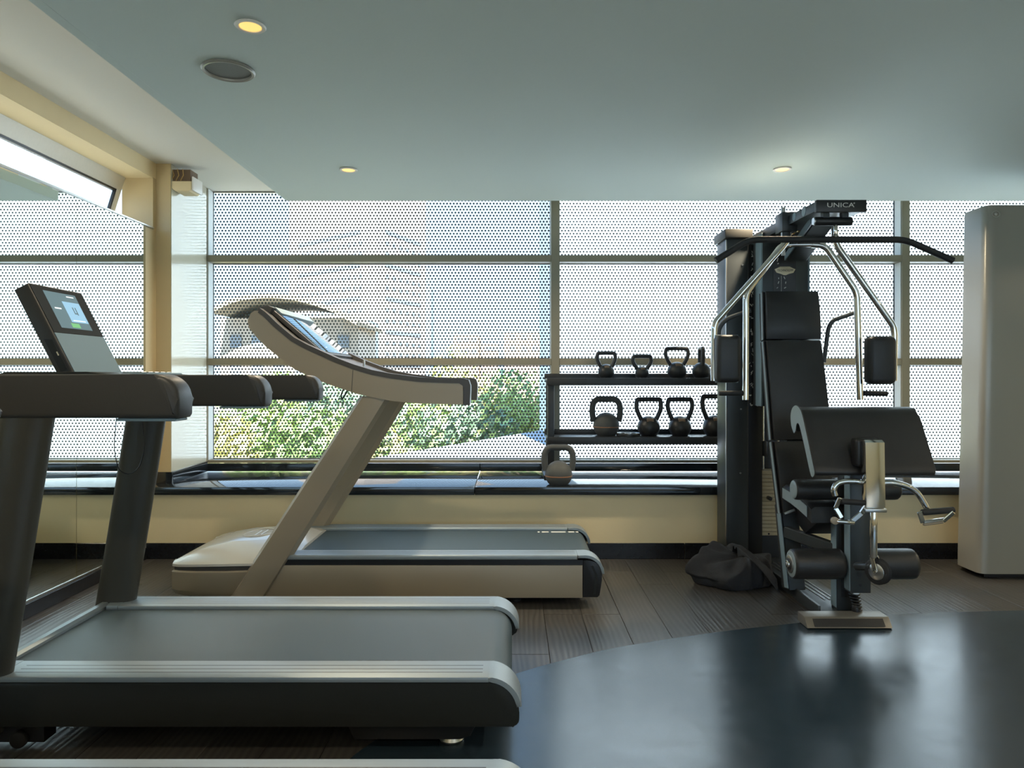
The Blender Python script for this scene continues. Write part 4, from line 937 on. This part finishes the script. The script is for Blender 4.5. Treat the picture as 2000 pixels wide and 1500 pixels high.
v = Q(1945, 418, 4.06)
tube('emblem', 'steel', cb, [(v.x+.022*math.cos(a), 4.060, v.z+.017*math.sin(a)) for a in [2*math.pi*i/24 for i in range(24)]], .003, 6, True)
lathe('emblem_centre', 'steel', cb, [(.001, -.005), (.008, -.004), (.010, 0), (.001, 0)], (v.x, 4.062, v.z), 14, axis='Y')

# ------------------------------------------------------------------ outside
g = struct(box('ground', 'ground', None, -260, 260, -120, 420, -9.3, -9.0))
def bld(name, label, mat, x0, x1, y0, y1, z0, z1, rot=0):
    t = thing(name, label, 'building', ((x0+x1)/2, (y0+y1)/2, -9.0)); t.rotation_euler.z = rot
    box('walls', mat, t, x0, x1, y0, y1, z0, z1); return t
bld('white_building', 'plain white rendered building filling the view behind the right-hand panes', 'bwhite', 1.0, 26, 16.0, 26, -9, 15)
# neighbouring flat roof
nr = fin('flat_roof', bm_prism([(-2.77, 14.6), (.95, 22.1), (.95, 9.2), (-2.77, 9.2)], 'Z', -.8, -.5), 'broof', None); tag(recenter(nr), 'pale flat roof just below the window, in front of the trees', 'roof')
fin('roof_walls', bm_prism([(-2.6, 14.5), (.9, 21.6), (.9, 9.4), (-2.6, 9.4)], 'Z', -9, -.801), 'bcream', nr)
# tower block, corner towards us
tw = thing('tower_block', 'tall pale tower block with rows of small windows behind the trees', 'building', (-17.0, 90, -9))
a = Vector((-17.04, 90)); b = Vector(((565-HX)/F*104, 104)); c = Vector(((832-HX)/F*103, 103)); d2 = b+c-a
fin('walls', bm_prism([tuple(a), tuple(c), tuple(d2), tuple(b)], 'Z', -9, 42), 'btower', tw)
wm = {}
for face, (p, q), nw in (('l', (a, b), 13), ('r', (a, c), 6)):
    dv = (q-p); L = dv.length; u = dv/L; nn = Vector((u.y, -u.x)); nn = nn if nn.y < 0 else -nn
    for fl_ in range(13):
        z = 2.6+2.75*fl_*.52
        if z > 24: break
        band = (fl_ % 3 == 0)
        cnt = 1 if band else nw
        for k in range(cnt):
            key = (face, band)
            if key not in wm:
                m2 = bpy.data.meshes.new('window'); bm = bmesh.new()
                ww = L*.72 if band else L/nw*.36; hh = .26 if band else .24
                e0 = u*(-ww/2); e1 = u*(ww/2)
                vs = [bm.verts.new((e.x+nn.x*o, e.y+nn.y*o, h)) for o in (-.05, .06) for e, h in ((e0, -hh), (e1, -hh), (e1, hh), (e0, hh))]
                for f in ((4, 5, 6, 7), (0, 1, 5, 4), (1, 2, 6, 5), (2, 3, 7, 6), (3, 0, 4, 7)): bm.faces.new([vs[i] for i in f])
                bm.to_mesh(m2); bm.free(); m2.materials.append(MT['bwin']); wm[key] = m2
            s = .52 if band else .13+.78*(k+.5)/nw
            pos = p+u*(L*s); o = bpy.data.objects.new('window', wm[key]); C.objects.link(o); o.parent = tw
            o.location = (pos.x+17.0, pos.y-90, z+9)
# low pavilion with a curved overhanging roof
pv = thing('pavilion', 'low cream building with a curved overhanging roof coloured dark as shade, left of the tower block', 'building', (-22, 62, -9))
def wq(px, Y): return (px-HX)/F*Y
box('walls', 'bcream', pv, wq(430, 62), wq(700, 62), 62, 70, -9, 6.2)
rp_ = [(wq(425, 60), 6.3), (wq(480, 60), 7.3), (wq(560, 60), 7.5), (wq(640, 60), 6.7), (wq(705, 60), 5.3)]
rq = fillet2(rp_, 5)
fin('roof', bm_loft([[(x, 58.5, z), (x, 58.5, z+.35), (x, 70, z+.35), (x, 70, z)] for x, z in rq]), 'bshade', pv, .6)  # shade under the overhang is put into the roof's dark colour
for k in range(6):
    for z in (1.3, 3.6): f = box('window', 'bwin', pv, wq(450+42*k, 62), wq(472+42*k, 62), 61.9, 61.99, z, z+1.1)
bld('glass_tower', 'narrow blue glass building between the pavilion and the tower block', 'bblue', wq(692, 75), wq(722, 75), 75, 80, -9, 7.0)
bld('glass_tower', 'slim blue glass tower at the right edge of the tower block', 'bblue', wq(826, 110), wq(842, 110), 110, 114, -9, 14.8)
for i, (p0, p1, py, Y, lab) in enumerate(((885, 935, 655, 95, 'low pink building left of its taller neighbour'), (941, 972, 672, 106, 'lowest pink building between two taller ones'), (985, 1062, 650, 92, 'wide pink building beside the window mullion'))):
    t = bld('pink_building', lab, 'bpink', wq(p0, Y), wq(p1, Y), Y, Y+8, -9, Q(0, py, Y).z)
    for r_ in range(2):
        for k in range(3): xx = wq(p0+(p1-p0)*(.15+.28*k), Y); box('window', 'bwin', t, xx, xx+.7, Y-.06, Y-.005, Q(0, py+14+22*r_, Y).z, Q(0, py+14+22*r_, Y).z+.7)
# trees below the window
def tree(px, py_top, Y, rx, rz, mat, label, n=1500, leaf=.20):
    X = wq(px, Y); zt_ = Q(0, py_top, Y).z; cz = zt_-rz
    t = thing('tree', label, 'tree', (X, Y, -9), 'trees outside the window')
    rnd = random.Random(int(px*7+Y)); vs = []; fs = []
    lumps = [(Vector((rnd.gauss(0, .45), rnd.gauss(0, .45), rnd.uniform(-.7, .8))), rnd.uniform(.35, .6)) for _ in range(14)]
    for i in range(n):
        c, rr = rnd.choice(lumps)
        dv = Vector((rnd.gauss(0, 1), rnd.gauss(0, 1), rnd.gauss(0, 1))).normalized()
        p = c+dv*rr*rnd.uniform(.75, 1.05); p = Vector((X+p.x*rx, Y+p.y*rx, cz+p.z*rz))
        if p.z > zt_+.2: continue
        n1 = (dv+Vector((rnd.gauss(0, .5), rnd.gauss(0, .5), rnd.gauss(0, .5)))).normalized(); e1 = n1.orthogonal().normalized()*leaf*rnd.uniform(.6, 1.3); e2 = n1.cross(e1).normalized()*leaf*.6
        b0 = len(vs); vs += [p-e1, p-e2, p+e1, p+e2]; fs.append((b0, b0+1, b0+2, b0+3))
    me = bpy.data.meshes.new('foliage'); me.from_pydata([v-ORG[t.name] for v in vs], [], fs); f = link('foliage', me, mat, t); f['kind'] = 'stuff'
    tr = tube('trunk', 'bark', t, [(X, Y, -9), (X+.1, Y, (cz-9)/2), (X, Y, cz+rz*.3)], [.28, .2, .08], 8)
TL = [(470, 742, 40, 3.0, 3.2, 'leafB', 'mid green tree at the left edge of the window view'), (560, 728, 42, 3.0, 3.0, 'leafA', 'bright green tree just behind the front handrail'),
      (655, 745, 38, 2.6, 3.0, 'leafD', 'blue-green tree behind the beige treadmill uprights'), (750, 735, 44, 3.2, 3.0, 'leafB', 'dark green tree left of the yellowish one'),
      (868, 680, 46, 1.6, 4.0, 'leafC', 'tall yellow-green tree poking above the window transom'), (850, 745, 36, 2.4, 2.6, 'leafA', 'bright tree below the curved handrail end'),
      (940, 722, 43, 3.0, 3.2, 'leafC', 'yellowish tree in front of the pink buildings'), (1030, 728, 41, 2.8, 3.0, 'leafB', 'mid green tree beside the rack post'),
      (500, 800, 27, 2.2, 2.4, 'leafA', 'bright green bushy tree at the lower left of the view'), (590, 812, 26, 2.0, 2.2, 'leafB', 'dark bushy tree behind the beige handrail base'),
      (690, 815, 28, 2.2, 2.4, 'leafC', 'yellow-green bush left of the flat roof'), (800, 792, 30, 2.2, 2.2, 'leafB', 'low green tree at the tip of the flat roof'),
      (890, 785, 31, 2.2, 2.2, 'leafD', 'blue-green bush above the flat roof'), (985, 775, 32, 2.4, 2.2, 'leafA', 'bright green bush above the flat roof near the mullion'),
      (1060, 782, 33, 1.8, 2.2, 'leafC', 'yellow-green bush next to the rack post'), (440, 830, 24, 1.6, 2.4, 'leafC', 'yellowish bush in the bottom left corner of the view')]
for a in TL: tree(*a)
